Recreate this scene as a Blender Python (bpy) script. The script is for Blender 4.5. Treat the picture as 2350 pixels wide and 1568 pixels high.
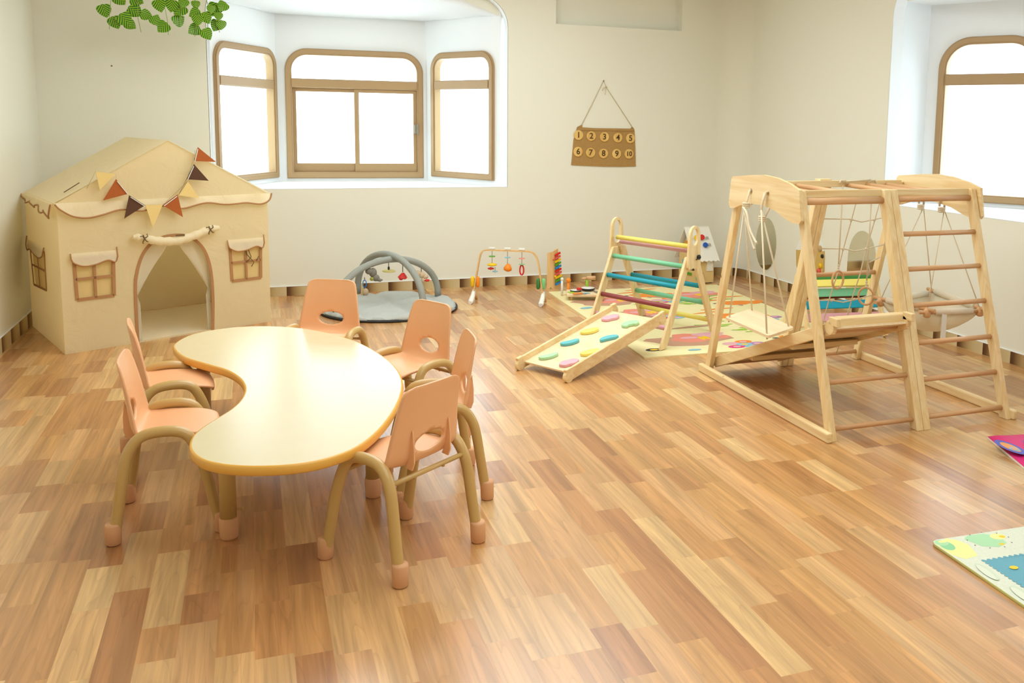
import bpy, bmesh, math, random
from mathutils import Vector, Matrix
from math import sin, cos, pi, radians, sqrt, atan2
random.seed(7)
for o in list(bpy.data.objects): bpy.data.objects.remove(o)
scene = bpy.context.scene
COL = scene.collection
# ------------------------------------------------------------------ camera
FPX, CXP, CYP, YAW, PITCH, ROLL, HC = 2112.45, 1395.96, 547.8, .3704, .1248, .0167, 1.5
cam_d = bpy.data.cameras.new('camera'); cam = bpy.data.objects.new('camera', cam_d); COL.objects.link(cam)
F = Vector((sin(YAW)*cos(PITCH), cos(YAW)*cos(PITCH), -sin(PITCH)))
R0 = Vector((cos(YAW), -sin(YAW), 0)); U0 = R0.cross(F)
RR = R0*cos(ROLL)+U0*sin(ROLL); UU = -R0*sin(ROLL)+U0*cos(ROLL)
M = Matrix(((RR.x, UU.x, -F.x, 0), (RR.y, UU.y, -F.y, 0), (RR.z, UU.z, -F.z, HC), (0, 0, 0, 1)))
cam.matrix_world = M
cam_d.sensor_fit = 'HORIZONTAL'; cam_d.sensor_width = 36; cam_d.lens = FPX/2350*36
cam_d.shift_x = (1175-CXP)/2350; cam_d.shift_y = (CYP-784)/2350
cam_d.clip_start = .05; cam_d.clip_end = 100
scene.camera = cam
# ------------------------------------------------------------------ world, lights, exposure
scene.view_settings.view_transform = 'Standard'; scene.view_settings.look = 'None'
scene.view_settings.gamma = 1; scene.view_settings.use_curve_mapping = False
scene.view_settings.exposure = 0.19
W = bpy.data.worlds.new('sky'); scene.world = W; W.use_nodes = True
bg = W.node_tree.nodes['Background']; bg.inputs[0].default_value = (.72, .90, 1, 1); bg.inputs[1].default_value = 4.5
def area(name, loc, size, power, color, rot=(0, 0, 0), sy=None):
    l = bpy.data.lights.new(name, 'AREA'); l.energy = power; l.color = color; l.size = size
    if sy: l.shape = 'RECTANGLE'; l.size_y = sy
    o = bpy.data.objects.new(name, l); o.location = loc; o.rotation_euler = rot; COL.objects.link(o); return o
area('ceiling_light', (1.4, 5.4, 2.95), 2.6, 94, (.87, .95, 1), sy=3.2)
area('ceiling_light', (1.6, 1.2, 2.95), 3.0, 66, (.87, .95, 1), sy=3.4)

# ------------------------------------------------------------------ materials
def new_mat(name):
    m = bpy.data.materials.new(name); m.use_nodes = True
    nt = m.node_tree; b = nt.nodes['Principled BSDF']; return m, nt, b
def srgb(r, g, b):
    f = lambda c: (c/255/12.92 if c/255 <= .04045 else ((c/255+.055)/1.055)**2.4)
    return (f(r), f(g), f(b), 1)
_pl = {}
def plain(name, rgb, rough=.5, metal=0, bump=0, bscale=200, vary=.04, vscale=6, coat=0, sub=0):
    if name in _pl: return _pl[name]
    m, nt, b = new_mat(name); c = srgb(*rgb)
    tc = nt.nodes.new('ShaderNodeTexCoord')
    n = nt.nodes.new('ShaderNodeTexNoise'); n.inputs['Scale'].default_value = vscale; n.inputs['Detail'].default_value = 3
    nt.links.new(tc.outputs['Object'], n.inputs['Vector'])
    mx = nt.nodes.new('ShaderNodeMix'); mx.data_type = 'RGBA'
    mx.inputs[6].default_value = tuple(x*(1-vary) for x in c[:3])+(1,); mx.inputs[7].default_value = tuple(min(1, x*(1+vary)) for x in c[:3])+(1,)
    nt.links.new(n.outputs['Fac'], mx.inputs[0]); nt.links.new(mx.outputs[2], b.inputs['Base Color'])
    b.inputs['Roughness'].default_value = rough; b.inputs['Metallic'].default_value = metal
    if coat: b.inputs['Coat Weight'].default_value = coat; b.inputs['Coat Roughness'].default_value = .12
    if bump:
        n2 = nt.nodes.new('ShaderNodeTexNoise'); n2.inputs['Scale'].default_value = bscale; n2.inputs['Detail'].default_value = 4
        nt.links.new(tc.outputs['Object'], n2.inputs['Vector'])
        bp = nt.nodes.new('ShaderNodeBump'); bp.inputs['Strength'].default_value = bump; bp.inputs['Distance'].default_value = .01
        nt.links.new(n2.outputs['Fac'], bp.inputs['Height']); nt.links.new(bp.outputs[0], b.inputs['Normal'])
    _pl[name] = m; return m
def cloth(name, rgb, trans=.25, wrinkle=.35, wscale=5):
    m, nt, b = new_mat(name); c = srgb(*rgb)
    out = nt.nodes['Material Output']
    tc = nt.nodes.new('ShaderNodeTexCoord')
    n = nt.nodes.new('ShaderNodeTexNoise'); n.inputs['Scale'].default_value = wscale; n.inputs['Detail'].default_value = 5; n.inputs['Distortion'].default_value = 1.2
    nt.links.new(tc.outputs['Object'], n.inputs['Vector'])
    bp = nt.nodes.new('ShaderNodeBump'); bp.inputs['Strength'].default_value = wrinkle; bp.inputs['Distance'].default_value = .03
    nt.links.new(n.outputs['Fac'], bp.inputs['Height']); nt.links.new(bp.outputs[0], b.inputs['Normal'])
    b.inputs['Base Color'].default_value = c; b.inputs['Roughness'].default_value = .9
    if trans:
        t = nt.nodes.new('ShaderNodeBsdfTranslucent'); t.inputs[0].default_value = c
        mx = nt.nodes.new('ShaderNodeMixShader'); mx.inputs[0].default_value = trans
        nt.links.new(b.outputs[0], mx.inputs[1]); nt.links.new(t.outputs[0], mx.inputs[2]); nt.links.new(mx.outputs[0], out.inputs[0])
    return m
def sheer(name, rgb, op=.55):
    m, nt, b = new_mat(name); out = nt.nodes['Material Output']; b.inputs['Base Color'].default_value = srgb(*rgb); b.inputs['Roughness'].default_value = .9
    t = nt.nodes.new('ShaderNodeBsdfTransparent'); mx = nt.nodes.new('ShaderNodeMixShader'); mx.inputs[0].default_value = op
    nt.links.new(t.outputs[0], mx.inputs[1]); nt.links.new(b.outputs[0], mx.inputs[2]); nt.links.new(mx.outputs[0], out.inputs[0]); return m
def wood(name, a, b_, axis='z', rough=.45, scale=1.0, knots=True):
    m, nt, b = new_mat(name); tc = nt.nodes.new('ShaderNodeTexCoord'); mp = nt.nodes.new('ShaderNodeMapping')
    s = [22*scale]*3; s['xyz'.index(axis)] = 1.3*scale; mp.inputs['Scale'].default_value = s
    nt.links.new(tc.outputs['Object'], mp.inputs[0])
    n = nt.nodes.new('ShaderNodeTexNoise'); n.inputs['Scale'].default_value = 1.6; n.inputs['Detail'].default_value = 6; n.inputs['Distortion'].default_value = .8
    nt.links.new(mp.outputs[0], n.inputs['Vector'])
    cr = nt.nodes.new('ShaderNodeValToRGB'); cr.color_ramp.elements[0].position = .36; cr.color_ramp.elements[1].position = .64
    cr.color_ramp.elements[0].color = srgb(*b_); cr.color_ramp.elements[1].color = srgb(*a)
    nt.links.new(n.outputs['Fac'], cr.inputs[0])
    last = cr.outputs[0]
    if knots:
        v = nt.nodes.new('ShaderNodeTexVoronoi'); v.inputs['Scale'].default_value = 4.5; nt.links.new(tc.outputs['Object'], v.inputs['Vector'])
        r2 = nt.nodes.new('ShaderNodeValToRGB'); r2.color_ramp.elements[0].position = .02; r2.color_ramp.elements[1].position = .06
        r2.color_ramp.elements[0].color = (1, 1, 1, 1); r2.color_ramp.elements[1].color = (0, 0, 0, 1)
        nt.links.new(v.outputs['Distance'], r2.inputs[0])
        mx = nt.nodes.new('ShaderNodeMix'); mx.data_type = 'RGBA'; mx.inputs[7].default_value = srgb(120, 78, 36)
        nt.links.new(r2.outputs[0], mx.inputs[0]); nt.links.new(last, mx.inputs[6]); last = mx.outputs[2]
    nt.links.new(last, b.inputs['Base Color']); b.inputs['Roughness'].default_value = rough
    return m
def math_n(nt, op, a, b=None, c=None):
    n = nt.nodes.new('ShaderNodeMath'); n.operation = op
    for i, x in enumerate((a, b, c)):
        if x is None: continue
        if isinstance(x, (int, float)): n.inputs[i].default_value = x
        else: nt.links.new(x, n.inputs[i])
    return n.outputs[0]
def floor_mat():
    m, nt, b = new_mat('floor_planks'); tc = nt.nodes.new('ShaderNodeTexCoord'); sp = nt.nodes.new('ShaderNodeSeparateXYZ')
    nt.links.new(tc.outputs['Object'], sp.inputs[0]); X, Y = sp.outputs[0], sp.outputs[1]
    w = .1035; L = .72
    xs = math_n(nt, 'DIVIDE', math_n(nt, 'SUBTRACT', X, 1.418), w); ix = math_n(nt, 'FLOOR', xs)
    wn = nt.nodes.new('ShaderNodeTexWhiteNoise'); wn.noise_dimensions = '1D'; nt.links.new(ix, wn.inputs['W'])
    ys = math_n(nt, 'ADD', math_n(nt, 'DIVIDE', Y, L), math_n(nt, 'MULTIPLY', wn.outputs[0], 7.3))
    # every other board end is shifted so lengths vary
    iy0 = math_n(nt, 'FLOOR', ys); fy = math_n(nt, 'FRACT', ys)
    cmb0 = nt.nodes.new('ShaderNodeCombineXYZ'); nt.links.new(ix, cmb0.inputs[0]); nt.links.new(iy0, cmb0.inputs[1])
    wn0 = nt.nodes.new('ShaderNodeTexWhiteNoise'); wn0.noise_dimensions = '2D'; nt.links.new(cmb0.outputs[0], wn0.inputs['Vector'])
    cut = math_n(nt, 'MULTIPLY_ADD', wn0.outputs[0], .5, .25)
    iy = math_n(nt, 'ADD', math_n(nt, 'MULTIPLY', iy0, 2), math_n(nt, 'GREATER_THAN', fy, cut))
    keep = math_n(nt, 'GREATER_THAN', wn0.outputs[0], .2)
    iy = math_n(nt, 'ADD', math_n(nt, 'MULTIPLY', iy0, 2), math_n(nt, 'MULTIPLY', math_n(nt, 'GREATER_THAN', fy, cut), keep))
    cmb = nt.nodes.new('ShaderNodeCombineXYZ'); nt.links.new(ix, cmb.inputs[0]); nt.links.new(iy, cmb.inputs[1])
    wn2 = nt.nodes.new('ShaderNodeTexWhiteNoise'); wn2.noise_dimensions = '2D'; nt.links.new(cmb.outputs[0], wn2.inputs['Vector'])
    base = nt.nodes.new('ShaderNodeValToRGB'); cr = base.color_ramp; cr.interpolation = 'CONSTANT'
    cols = [(0, (200, 146, 90)), (.2, (214, 168, 112)), (.36, (192, 137, 84)), (.52, (207, 154, 94)), (.68, (210, 160, 106)), (.82, (181, 126, 78)), (.91, (222, 180, 122))]
    cr.elements[0].position = 0; cr.elements[0].color = srgb(*cols[0][1]); cr.elements[1].position = cols[1][0]; cr.elements[1].color = srgb(*cols[1][1])
    for p, c in cols[2:]: e = cr.elements.new(p); e.color = srgb(*c)
    nt.links.new(wn2.outputs[0], base.inputs[0])
    # grain, offset for every board
    off = math_n(nt, 'MULTIPLY', wn2.outputs[0], 37.0)
    gx = math_n(nt, 'MULTIPLY', X, 48); gy = math_n(nt, 'MULTIPLY', Y, 1.7)
    cg = nt.nodes.new('ShaderNodeCombineXYZ'); nt.links.new(gx, cg.inputs[0]); nt.links.new(gy, cg.inputs[1]); nt.links.new(off, cg.inputs[2])
    n = nt.nodes.new('ShaderNodeTexNoise'); n.inputs['Scale'].default_value = 1; n.inputs['Detail'].default_value = 5; n.inputs['Distortion'].default_value = 1.0; nt.links.new(cg.outputs[0], n.inputs['Vector'])
    cg2 = nt.nodes.new('ShaderNodeCombineXYZ'); nt.links.new(math_n(nt, 'MULTIPLY', X, 5), cg2.inputs[0]); nt.links.new(math_n(nt, 'MULTIPLY', Y, .42), cg2.inputs[1]); nt.links.new(off, cg2.inputs[2])
    n3 = nt.nodes.new('ShaderNodeTexNoise'); n3.inputs['Scale'].default_value = 1.4; n3.inputs['Detail'].default_value = 2; nt.links.new(cg2.outputs[0], n3.inputs['Vector'])
    rings = math_n(nt, 'FRACT', math_n(nt, 'MULTIPLY', n3.outputs['Fac'], 17))
    rr = math_n(nt, 'POWER', rings, 6)
    g = nt.nodes.new('ShaderNodeMapRange'); g.inputs[1].default_value = .3; g.inputs[2].default_value = .7; g.inputs[3].default_value = .80; g.inputs[4].default_value = 1.14
    nt.links.new(n.outputs['Fac'], g.inputs[0])
    cg3 = nt.nodes.new('ShaderNodeCombineXYZ'); nt.links.new(math_n(nt, 'MULTIPLY', X, 17), cg3.inputs[0]); nt.links.new(math_n(nt, 'MULTIPLY', Y, .8), cg3.inputs[1]); nt.links.new(off, cg3.inputs[2])
    n4 = nt.nodes.new('ShaderNodeTexNoise'); n4.inputs['Scale'].default_value = 1; n4.inputs['Detail'].default_value = 2; nt.links.new(cg3.outputs[0], n4.inputs['Vector'])
    h4 = nt.nodes.new('ShaderNodeMapRange'); h4.inputs[1].default_value = .3; h4.inputs[2].default_value = .7; h4.inputs[3].default_value = .78; h4.inputs[4].default_value = 1.12; nt.links.new(n4.outputs['Fac'], h4.inputs[0])
    gq = math_n(nt, 'MULTIPLY', g.outputs[0], h4.outputs[0])
    g2 = math_n(nt, 'MULTIPLY', gq, math_n(nt, 'MULTIPLY_ADD', rr, -.13, 1.0))
    mx = nt.nodes.new('ShaderNodeVectorMath'); mx.operation = 'SCALE'; nt.links.new(base.outputs[0], mx.inputs[0]); nt.links.new(g2, mx.inputs['Scale'])
    nt.links.new(mx.outputs[0], b.inputs['Base Color'])
    b.inputs['Roughness'].default_value = .27; b.inputs['Specular IOR Level'].default_value = 1.0
    bp = nt.nodes.new('ShaderNodeBump'); bp.inputs['Strength'].default_value = .06; bp.inputs['Distance'].default_value = .004
    nt.links.new(n.outputs['Fac'], bp.inputs['Height']); nt.links.new(bp.outputs[0], b.inputs['Normal'])
    return m
def skirting_mat(name, axis, start, period):
    m, nt, b = new_mat(name); tc = nt.nodes.new('ShaderNodeTexCoord'); sp = nt.nodes.new('ShaderNodeSeparateXYZ'); nt.links.new(tc.outputs['Object'], sp.inputs[0])
    t = math_n(nt, 'DIVIDE', math_n(nt, 'SUBTRACT', sp.outputs[axis], start), period)
    f = math_n(nt, 'FRACT', t)
    if axis == 1 and period < 0: pass
    cr = nt.nodes.new('ShaderNodeValToRGB'); r = cr.color_ramp
    r.elements[0].position = 0; r.elements[0].color = srgb(78, 44, 10); r.elements[1].position = .12; r.elements[1].color = srgb(104, 66, 24)
    for p, c in ((.4, (178, 148, 96)), (.62, (200, 178, 128)), (.99, (212, 192, 146))): e = r.elements.new(p); e.color = srgb(*c)
    nt.links.new(f, cr.inputs[0]); nt.links.new(cr.outputs[0], b.inputs['Base Color']); b.inputs['Roughness'].default_value = .5
    return m
MAT = dict(
    floor=floor_mat(),
    wall=plain('wall_cream', (235, 232, 215), .85, bump=.05, bscale=30, vary=.012, vscale=1.5),
    bay=plain('bay_white', (242, 244, 244), .8, bump=.04, bscale=30, vary=.01),
    ceil=plain('ceiling_white', (244, 242, 234), .9),
    bronze=plain('bronze_frame', (170, 138, 96), .42, metal=.15, vary=.05, vscale=3),
    steel=plain('latch_grey', (140, 132, 112), .6, metal=.1),
    tcloth=cloth('tent_cotton', (252, 236, 196), .55), tcloth2=cloth('tent_roof_cotton', (252, 241, 208), .45),
    sheer=sheer('sheer_voile', (250, 238, 206)), pane=cloth('tent_mesh', (234, 206, 142), .3, .1),
    tape=plain('brown_tape', (176, 126, 78), .8), cord=plain('brown_cord', (110, 84, 48), .8),
    felt_o=plain('rust_felt', (172, 86, 18), .7), felt_b=plain('dark_brown_felt', (84, 48, 18), .7), felt_y=plain('mustard_felt', (232, 202, 128), .8), white=plain('white_plastic', (240, 238, 228), .45),
    lam=plain('table_laminate', (226, 211, 170), .24, vary=.03, vscale=14), edge=plain('table_edge_band', (236, 180, 80), .35, vary=.05, vscale=18),
    tan=plain('tan_powder_coat', (202, 166, 100), .32, coat=.2), cap=plain('peach_rubber', (224, 170, 124), .55), peach=plain('peach_plastic', (241, 182, 132), .42),
    pineX=wood('pine_x', (243, 219, 168), (231, 197, 138), 'x'), pineY=wood('pine_y', (243, 219, 168), (231, 197, 138), 'y'), pineZ=wood('pine_z', (243, 219, 168), (231, 197, 138), 'z'),
    ply=wood('pale_plywood', (242, 220, 180), (236, 208, 162), 'y', knots=False), beech=wood('beech_dowel', (224, 178, 128), (208, 158, 108), 'x', knots=False),
    beechY=wood('beech_dowel_y', (224, 178, 128), (208, 158, 108), 'y', knots=False), beechZ=wood('birch_z', (232, 192, 130), (222, 176, 112), 'z', knots=False),
    rope=plain('cotton_rope', (230, 214, 182), .9, bump=.4, bscale=400), jute=plain('jute_cord', (206, 190, 146), .9),
    grey=plain('grey_fleece', (186, 188, 180), .95, bump=.5, bscale=120), greytube=plain('grey_fleece_tube', (156, 158, 148), .95, bump=.4, bscale=150), dark=plain('dark_underside', (50, 50, 48), .8),
    burlap=plain('brown_burlap', (182, 142, 82), .95, bump=.6, bscale=300, vary=.1, vscale=40), disc=wood('birch_slice', (232, 192, 110), (214, 168, 84), 'z', knots=False), ink=plain('burnt_ink', (80, 52, 20), .8),
    matb=plain('mat_cream', (240, 228, 172), .6), foam=plain('foam_mat_top', (222, 226, 204), .7, bump=.5, bscale=90), canvas=cloth('cot_canvas', (248, 238, 214), .35, .3, 9),
    mirror=plain('mirror_film', (226, 222, 200), .06, metal=1.0, vary=0), brownblob=plain('mat_brown', (196, 150, 120), .7),
)
def C(name, rgb, rough=.5): return plain('paint_'+name, rgb, rough)
YEL = C('yellow', (244, 226, 110)); PINK = C('pink', (232, 172, 182)); MINT = C('mint', (128, 206, 160)); TEAL = C('teal', (20, 160, 180)); MAR = C('maroon', (150, 66, 66))
BLUE = C('bright_blue', (0, 166, 196)); DRED = C('dark_red', (120, 28, 20)); RED = C('red', (214, 34, 22)); CORAL = C('coral', (232, 92, 80)); GREEN = C('green', (86, 160, 32)); YB = C('sun_yellow', (246, 200, 8)); SKY = C('sky_blue', (36, 136, 206)); ORANGE = C('orange', (246, 140, 20)); LIME = C('lime', (150, 206, 30)); NAVY = C('navy', (14, 84, 176)); BLACK = C('black', (34, 32, 26)); PURP = C('purple', (176, 120, 176)); MAG = C('magenta', (222, 32, 120)); SALM = C('salmon', (238, 140, 120)); LBLUE = C('light_blue', (134, 190, 206)); AQUA = C('aqua', (100, 190, 196))

MAT['lam'].node_tree.nodes['Principled BSDF'].inputs['Specular IOR Level'].default_value = 1.0
# ------------------------------------------------------------------ mesh builder (everything is given in room coordinates)
class MB:
    def __init__(s): s.v = []; s.f = []; s.m = []; s.sm = []
    def add(s, vs, fs, mi=0, smooth=False):
        b = len(s.v); s.v += [Vector(v) for v in vs]
        for f in fs: s.f.append([i+b for i in f]); s.m.append(mi); s.sm.append(smooth)
        return s
    def obox(s, c, ax, ay, az, hx, hy, hz, mi=0):
        c = Vector(c); ax, ay, az = Vector(ax)*hx, Vector(ay)*hy, Vector(az)*hz
        vs = [c+ax*i+ay*j+az*k for k in (-1, 1) for j in (-1, 1) for i in (-1, 1)]
        return s.add(vs, [(0, 2, 3, 1), (4, 5, 7, 6), (0, 1, 5, 4), (2, 6, 7, 3), (0, 4, 6, 2), (1, 3, 7, 5)], mi)
    def box(s, x0, x1, y0, y1, z0, z1, mi=0):
        return s.obox(((x0+x1)/2, (y0+y1)/2, (z0+z1)/2), (1, 0, 0), (0, 1, 0), (0, 0, 1), abs(x1-x0)/2, abs(y1-y0)/2, abs(z1-z0)/2, mi)
    def beam(s, a, b, w, h, up=(0, 0, 1), mi=0):
        a, b = Vector(a), Vector(b); d = (b-a); L = d.length; d.normalize(); up = Vector(up); sd = d.cross(up).normalized(); u = sd.cross(d).normalized()
        return s.obox((a+b)/2, d, sd, u, L/2, w/2, h/2, mi)
    def tube(s, pts, r, n=10, mi=0, cap=True, closed=False):
        pts = [Vector(p) for p in pts]; rs = r if isinstance(r, (list, tuple)) else [r]*len(pts)
        vs = []; fs = []; prev = None; N = len(pts)
        for i, p in enumerate(pts):
            if closed: t = pts[(i+1) % N]-pts[i-1]
            else: t = (pts[min(i+1, N-1)]-pts[max(i-1, 0)])
            t.normalize()
            if prev is None:
                a = Vector((0, 0, 1)) if abs(t.z) < .9 else Vector((1, 0, 0)); u = t.cross(a).normalized()
            else: u = (prev-t*prev.dot(t)).normalized()
            prev = u; w = t.cross(u)
            for k in range(n): a = 2*pi*k/n; vs.append(p+(u*cos(a)+w*sin(a))*rs[i])
        rng = N if closed else N-1
        for i in range(rng):
            for k in range(n):
                j = (i+1) % N; fs.append((i*n+k, i*n+(k+1) % n, j*n+(k+1) % n, j*n+k))
        s.add(vs, fs, mi, True)
        if cap and not closed: s.add(vs[:n], [tuple(range(n-1, -1, -1))], mi); s.add(vs[-n:], [tuple(range(n))], mi)
        return s
    def lathe(s, c, axis, prof, n=20, mi=0, smooth=True):
        c = Vector(c); t = Vector(axis).normalized(); a = Vector((0, 0, 1)) if abs(t.z) < .9 else Vector((1, 0, 0)); u = t.cross(a).normalized(); w = t.cross(u)
        vs = []; fs = []
        for (d, r) in prof:
            for k in range(n): an = 2*pi*k/n; vs.append(c+t*d+(u*cos(an)+w*sin(an))*max(r, 1e-5))
        for i in range(len(prof)-1):
            for k in range(n): fs.append((i*n+k, i*n+(k+1) % n, (i+1)*n+(k+1) % n, (i+1)*n+k))
        fs.append(tuple(range(n-1, -1, -1))); fs.append(tuple((len(prof)-1)*n+k for k in range(n)))
        return s.add(vs, fs, mi, smooth)
    def ball(s, c, r, sx=1, sy=1, sz=1, n=12, mi=0, rot=0):
        vs = []; fs = []; c = Vector(c); m = n//2; Rm = Matrix.Rotation(rot, 3, 'Z')
        for i in range(m+1):
            th = pi*i/m
            for k in range(n): ph = 2*pi*k/n; vs.append(c+Rm @ Vector((r*sx*sin(th)*cos(ph), r*sy*sin(th)*sin(ph), r*sz*cos(th))))
        for i in range(m):
            for k in range(n): fs.append((i*n+k, (i+1)*n+k, (i+1)*n+(k+1) % n, i*n+(k+1) % n))
        return s.add(vs, fs, mi, True)
    def prism(s, outline, o, u, w, t, mi=0, mi2=None):
        """outline = 2-D points in the plane (o; u, w); extruded by vector t, front face at o"""
        o, u, w, t = Vector(o), Vector(u), Vector(w), Vector(t); n = len(outline)
        a = [o+u*p[0]+w*p[1] for p in outline]; b = [p+t for p in a]
        s.add(a, [tuple(range(n))], mi); s.add(b, [tuple(range(n-1, -1, -1))], mi)
        s.add(a+b, [(i, (i+1) % n, n+(i+1) % n, n+i) for i in range(n)], mi if mi2 is None else mi2); return s
    def sheet(s, outer, holes, o, u, w, t=None, mi=0):
        """flat panel with holes, optional thickness t (vector)"""
        o, u, w = Vector(o), Vector(u), Vector(w); bm = bmesh.new(); edges = []; loops = []
        for lp in [outer]+list(holes):
            vs = [bm.verts.new((p[0], p[1], 0)) for p in lp]; loops.append(vs)
            edges += [bm.edges.new((vs[i], vs[(i+1) % len(vs)])) for i in range(len(vs))]
        bmesh.ops.triangle_fill(bm, use_beauty=True, use_dissolve=False, edges=edges)
        bm.verts.index_update()
        pts = [o+u*v.co.x+w*v.co.y for v in bm.verts]; fs = [tuple(v.index for v in f.verts) for f in bm.faces]
        s.add(pts, fs, mi)
        if t is not None:
            t = Vector(t); s.add([p+t for p in pts], [tuple(reversed(f)) for f in fs], mi)
            for lp in loops:
                ids = [v.index for v in lp]; k = len(ids); a = [pts[i] for i in ids]; s.add(a+[p+t for p in a], [(i, (i+1) % k, k+(i+1) % k, k+i) for i in range(k)], mi)
        bm.free(); return s
def obj(name, mb, mats, parent=None, label=None, recalc=True, bevel=0, sub=0, solid=0):
    if not isinstance(mats, (list, tuple)): mats = [mats]
    me = bpy.data.meshes.new(name); inv = world_inv(parent) if parent else Matrix()
    me.from_pydata([tuple(inv @ v) for v in mb.v], [], mb.f)
    for m in mats: me.materials.append(m)
    for p, mi, sm in zip(me.polygons, mb.m, mb.sm): p.material_index = mi; p.use_smooth = sm
    bm = bmesh.new(); bm.from_mesh(me); bmesh.ops.remove_doubles(bm, verts=bm.verts, dist=1e-5)
    if recalc: bmesh.ops.recalc_face_normals(bm, faces=bm.faces)
    bm.to_mesh(me); bm.free(); me.update()
    o = bpy.data.objects.new(name, me); COL.objects.link(o)
    if parent: o.parent = parent
    if label: o['label'] = label
    if solid: md = o.modifiers.new('thickness', 'SOLIDIFY'); md.thickness = solid; md.offset = 0
    if bevel: md = o.modifiers.new('bevel', 'BEVEL'); md.width = bevel; md.segments = 2; md.limit_method = 'ANGLE'
    if sub: md = o.modifiers.new('sub', 'SUBSURF'); md.levels = sub; md.render_levels = sub
    return o
def world_inv(p):
    m = Matrix(); q = p; ch = []
    while q: ch.append(Matrix.LocRotScale(q.location, q.rotation_euler, None)); q = q.parent
    for k in reversed(ch): m = m @ k
    return m.inverted()
def thing(name, label, cat, loc=(0, 0, 0), rotz=0, group=None):
    o = bpy.data.objects.new(name, None); COL.objects.link(o); o.location = loc; o.rotation_euler = (0, 0, rotz); o.empty_display_size = .05
    o['label'] = label; o['category'] = cat
    if group: o['group'] = group
    return o
def tag(o, label, cat, group=None):
    o['label'] = label; o['category'] = cat
    if group: o['group'] = group
    return o
def struct(name, mb, m, parent=None, **k):
    o = obj(name, mb, m, parent, **k)
    if not parent: o['kind'] = 'structure'
    return o
def copy_tree(o, parent=None):
    c = o.copy(); COL.objects.link(c); c.parent = parent
    for ch in o.children: copy_tree(ch, c)
    return c
def arc(cx, cy, r, a0, a1, n, ry=None):
    ry = ry or r
    return [(cx+r*cos(a0+(a1-a0)*i/n), cy+ry*sin(a0+(a1-a0)*i/n)) for i in range(n+1)]
def spline(P, n=8, closed=True):
    out = []; N = len(P)
    rng = range(N) if closed else range(N-1)
    for i in rng:
        p0, p1, p2, p3 = (P[(i-1) % N], P[i], P[(i+1) % N], P[(i+2) % N]) if closed else (P[max(i-1, 0)], P[i], P[i+1], P[min(i+2, N-1)])
        for k in range(n):
            t = k/n; out.append(tuple(.5*((2*b)+(-a+c)*t+(2*a-5*b+4*c-d)*t*t+(-a+3*b-3*c+d)*t**3) for a, b, c, d in zip(p0, p1, p2, p3)))
    if not closed: out.append(tuple(P[-1]))
    return out

# ================================================================== THE ROOM
XL, XR, YB_, YF, ZC = -1.505, 4.55, 8.15, -1.6, 3.0
Z0, ZB = .905, 2.45          # sill height and ceiling of the bays
struct('floor', MB().box(XL-.1, XR+1.1, YF-.1, YB_+.1, -.05, 0), MAT['floor'])
struct('ceiling', MB().box(XL-.1, XR+.1, YF-.1, YB_+.1, ZC, ZC+.05), MAT['ceil'])
struct('wall_left', MB().box(XL-.1, XL, YF-.1, YB_+.1, 0, ZC), MAT['wall'])
struct('wall_front', MB().box(XL-.1, XR+.1, YF-.1, YF, 0, ZC), MAT['wall'])
op = [(-.31, Z0), (2.173, Z0)]+arc(1.903, 2.33, .27, 0, pi/2, 10)+arc(-.04, 2.33, .27, pi/2, pi, 10)
struct('wall_back', MB().sheet([(XL, 0), (XR, 0), (XR, ZC), (XL, ZC)], [op, [(2.62, 2.388), (3.885, 2.388), (3.885, 2.95), (2.62, 2.95)]], (0, YB_, 0), (1, 0, 0), (0, 0, 1), (0, .09, 0)), MAT['wall'])
RY0, RY1 = 5.857, 3.1
op2 = [(RY1, .915), (RY0, .915)]+arc(RY0-.27, 2.33, .27, 0, pi/2, 10)+arc(RY1+.27, 2.33, .27, pi/2, pi, 10)
struct('wall_right', MB().sheet([(YF, 0), (YB_, 0), (YB_, ZC), (YF, ZC)], [op2], (XR, 0, 0), (0, 1, 0), (0, 0, 1), (.09, 0, 0)), MAT['wall'])
# white reveal linings of the two openings
def lining(name, outl, o, u, w, t):
    n = len(outl); a = [Vector(o)+Vector(u)*p[0]+Vector(w)*p[1] for p in outl]; b = [p+Vector(t) for p in a]
    struct(name, MB().add(a+b, [(i, (i+1) % n, n+(i+1) % n, n+i) for i in range(n)]), MAT['bay'], solid=.004)
lining('trim_1', [(-.305, Z0+.004), (2.168, Z0+.004)]+arc(1.903, 2.33, .265, 0, pi/2, 10)+arc(-.04, 2.33, .265, pi/2, pi, 10), (0, YB_-.001, 0), (1, 0, 0), (0, 0, 1), (0, .1, 0))
lining('trim_2', [(RY1+.005, .919), (RY0-.005, .919)]+arc(RY0-.27, 2.33, .265, 0, pi/2, 10)+arc(RY1+.27, 2.33, .265, pi/2, pi, 10), (XR-.001, 0, 0), (0, 1, 0), (0, 0, 1), (.1, 0, 0))
# recess back panel high on the back wall, sunk so it shades darker
struct('trim_3', MB().box(2.55, 3.95, 8.24, 8.26, 2.33, ZC), MAT['wall'])

GLASS, gnt, gb = new_mat('window_glass')
gt = gnt.nodes.new('ShaderNodeBsdfTransparent'); gg = gnt.nodes.new('ShaderNodeBsdfGlossy'); gg.inputs['Roughness'].default_value = .02
gm = gnt.nodes.new('ShaderNodeMixShader')
gm.inputs[0].default_value = .05; gnt.links.new(gt.outputs[0], gm.inputs[1]); gnt.links.new(gg.outputs[0], gm.inputs[2]); gnt.links.new(gm.outputs[0], gnt.nodes['Material Output'].inputs[0])

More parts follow.
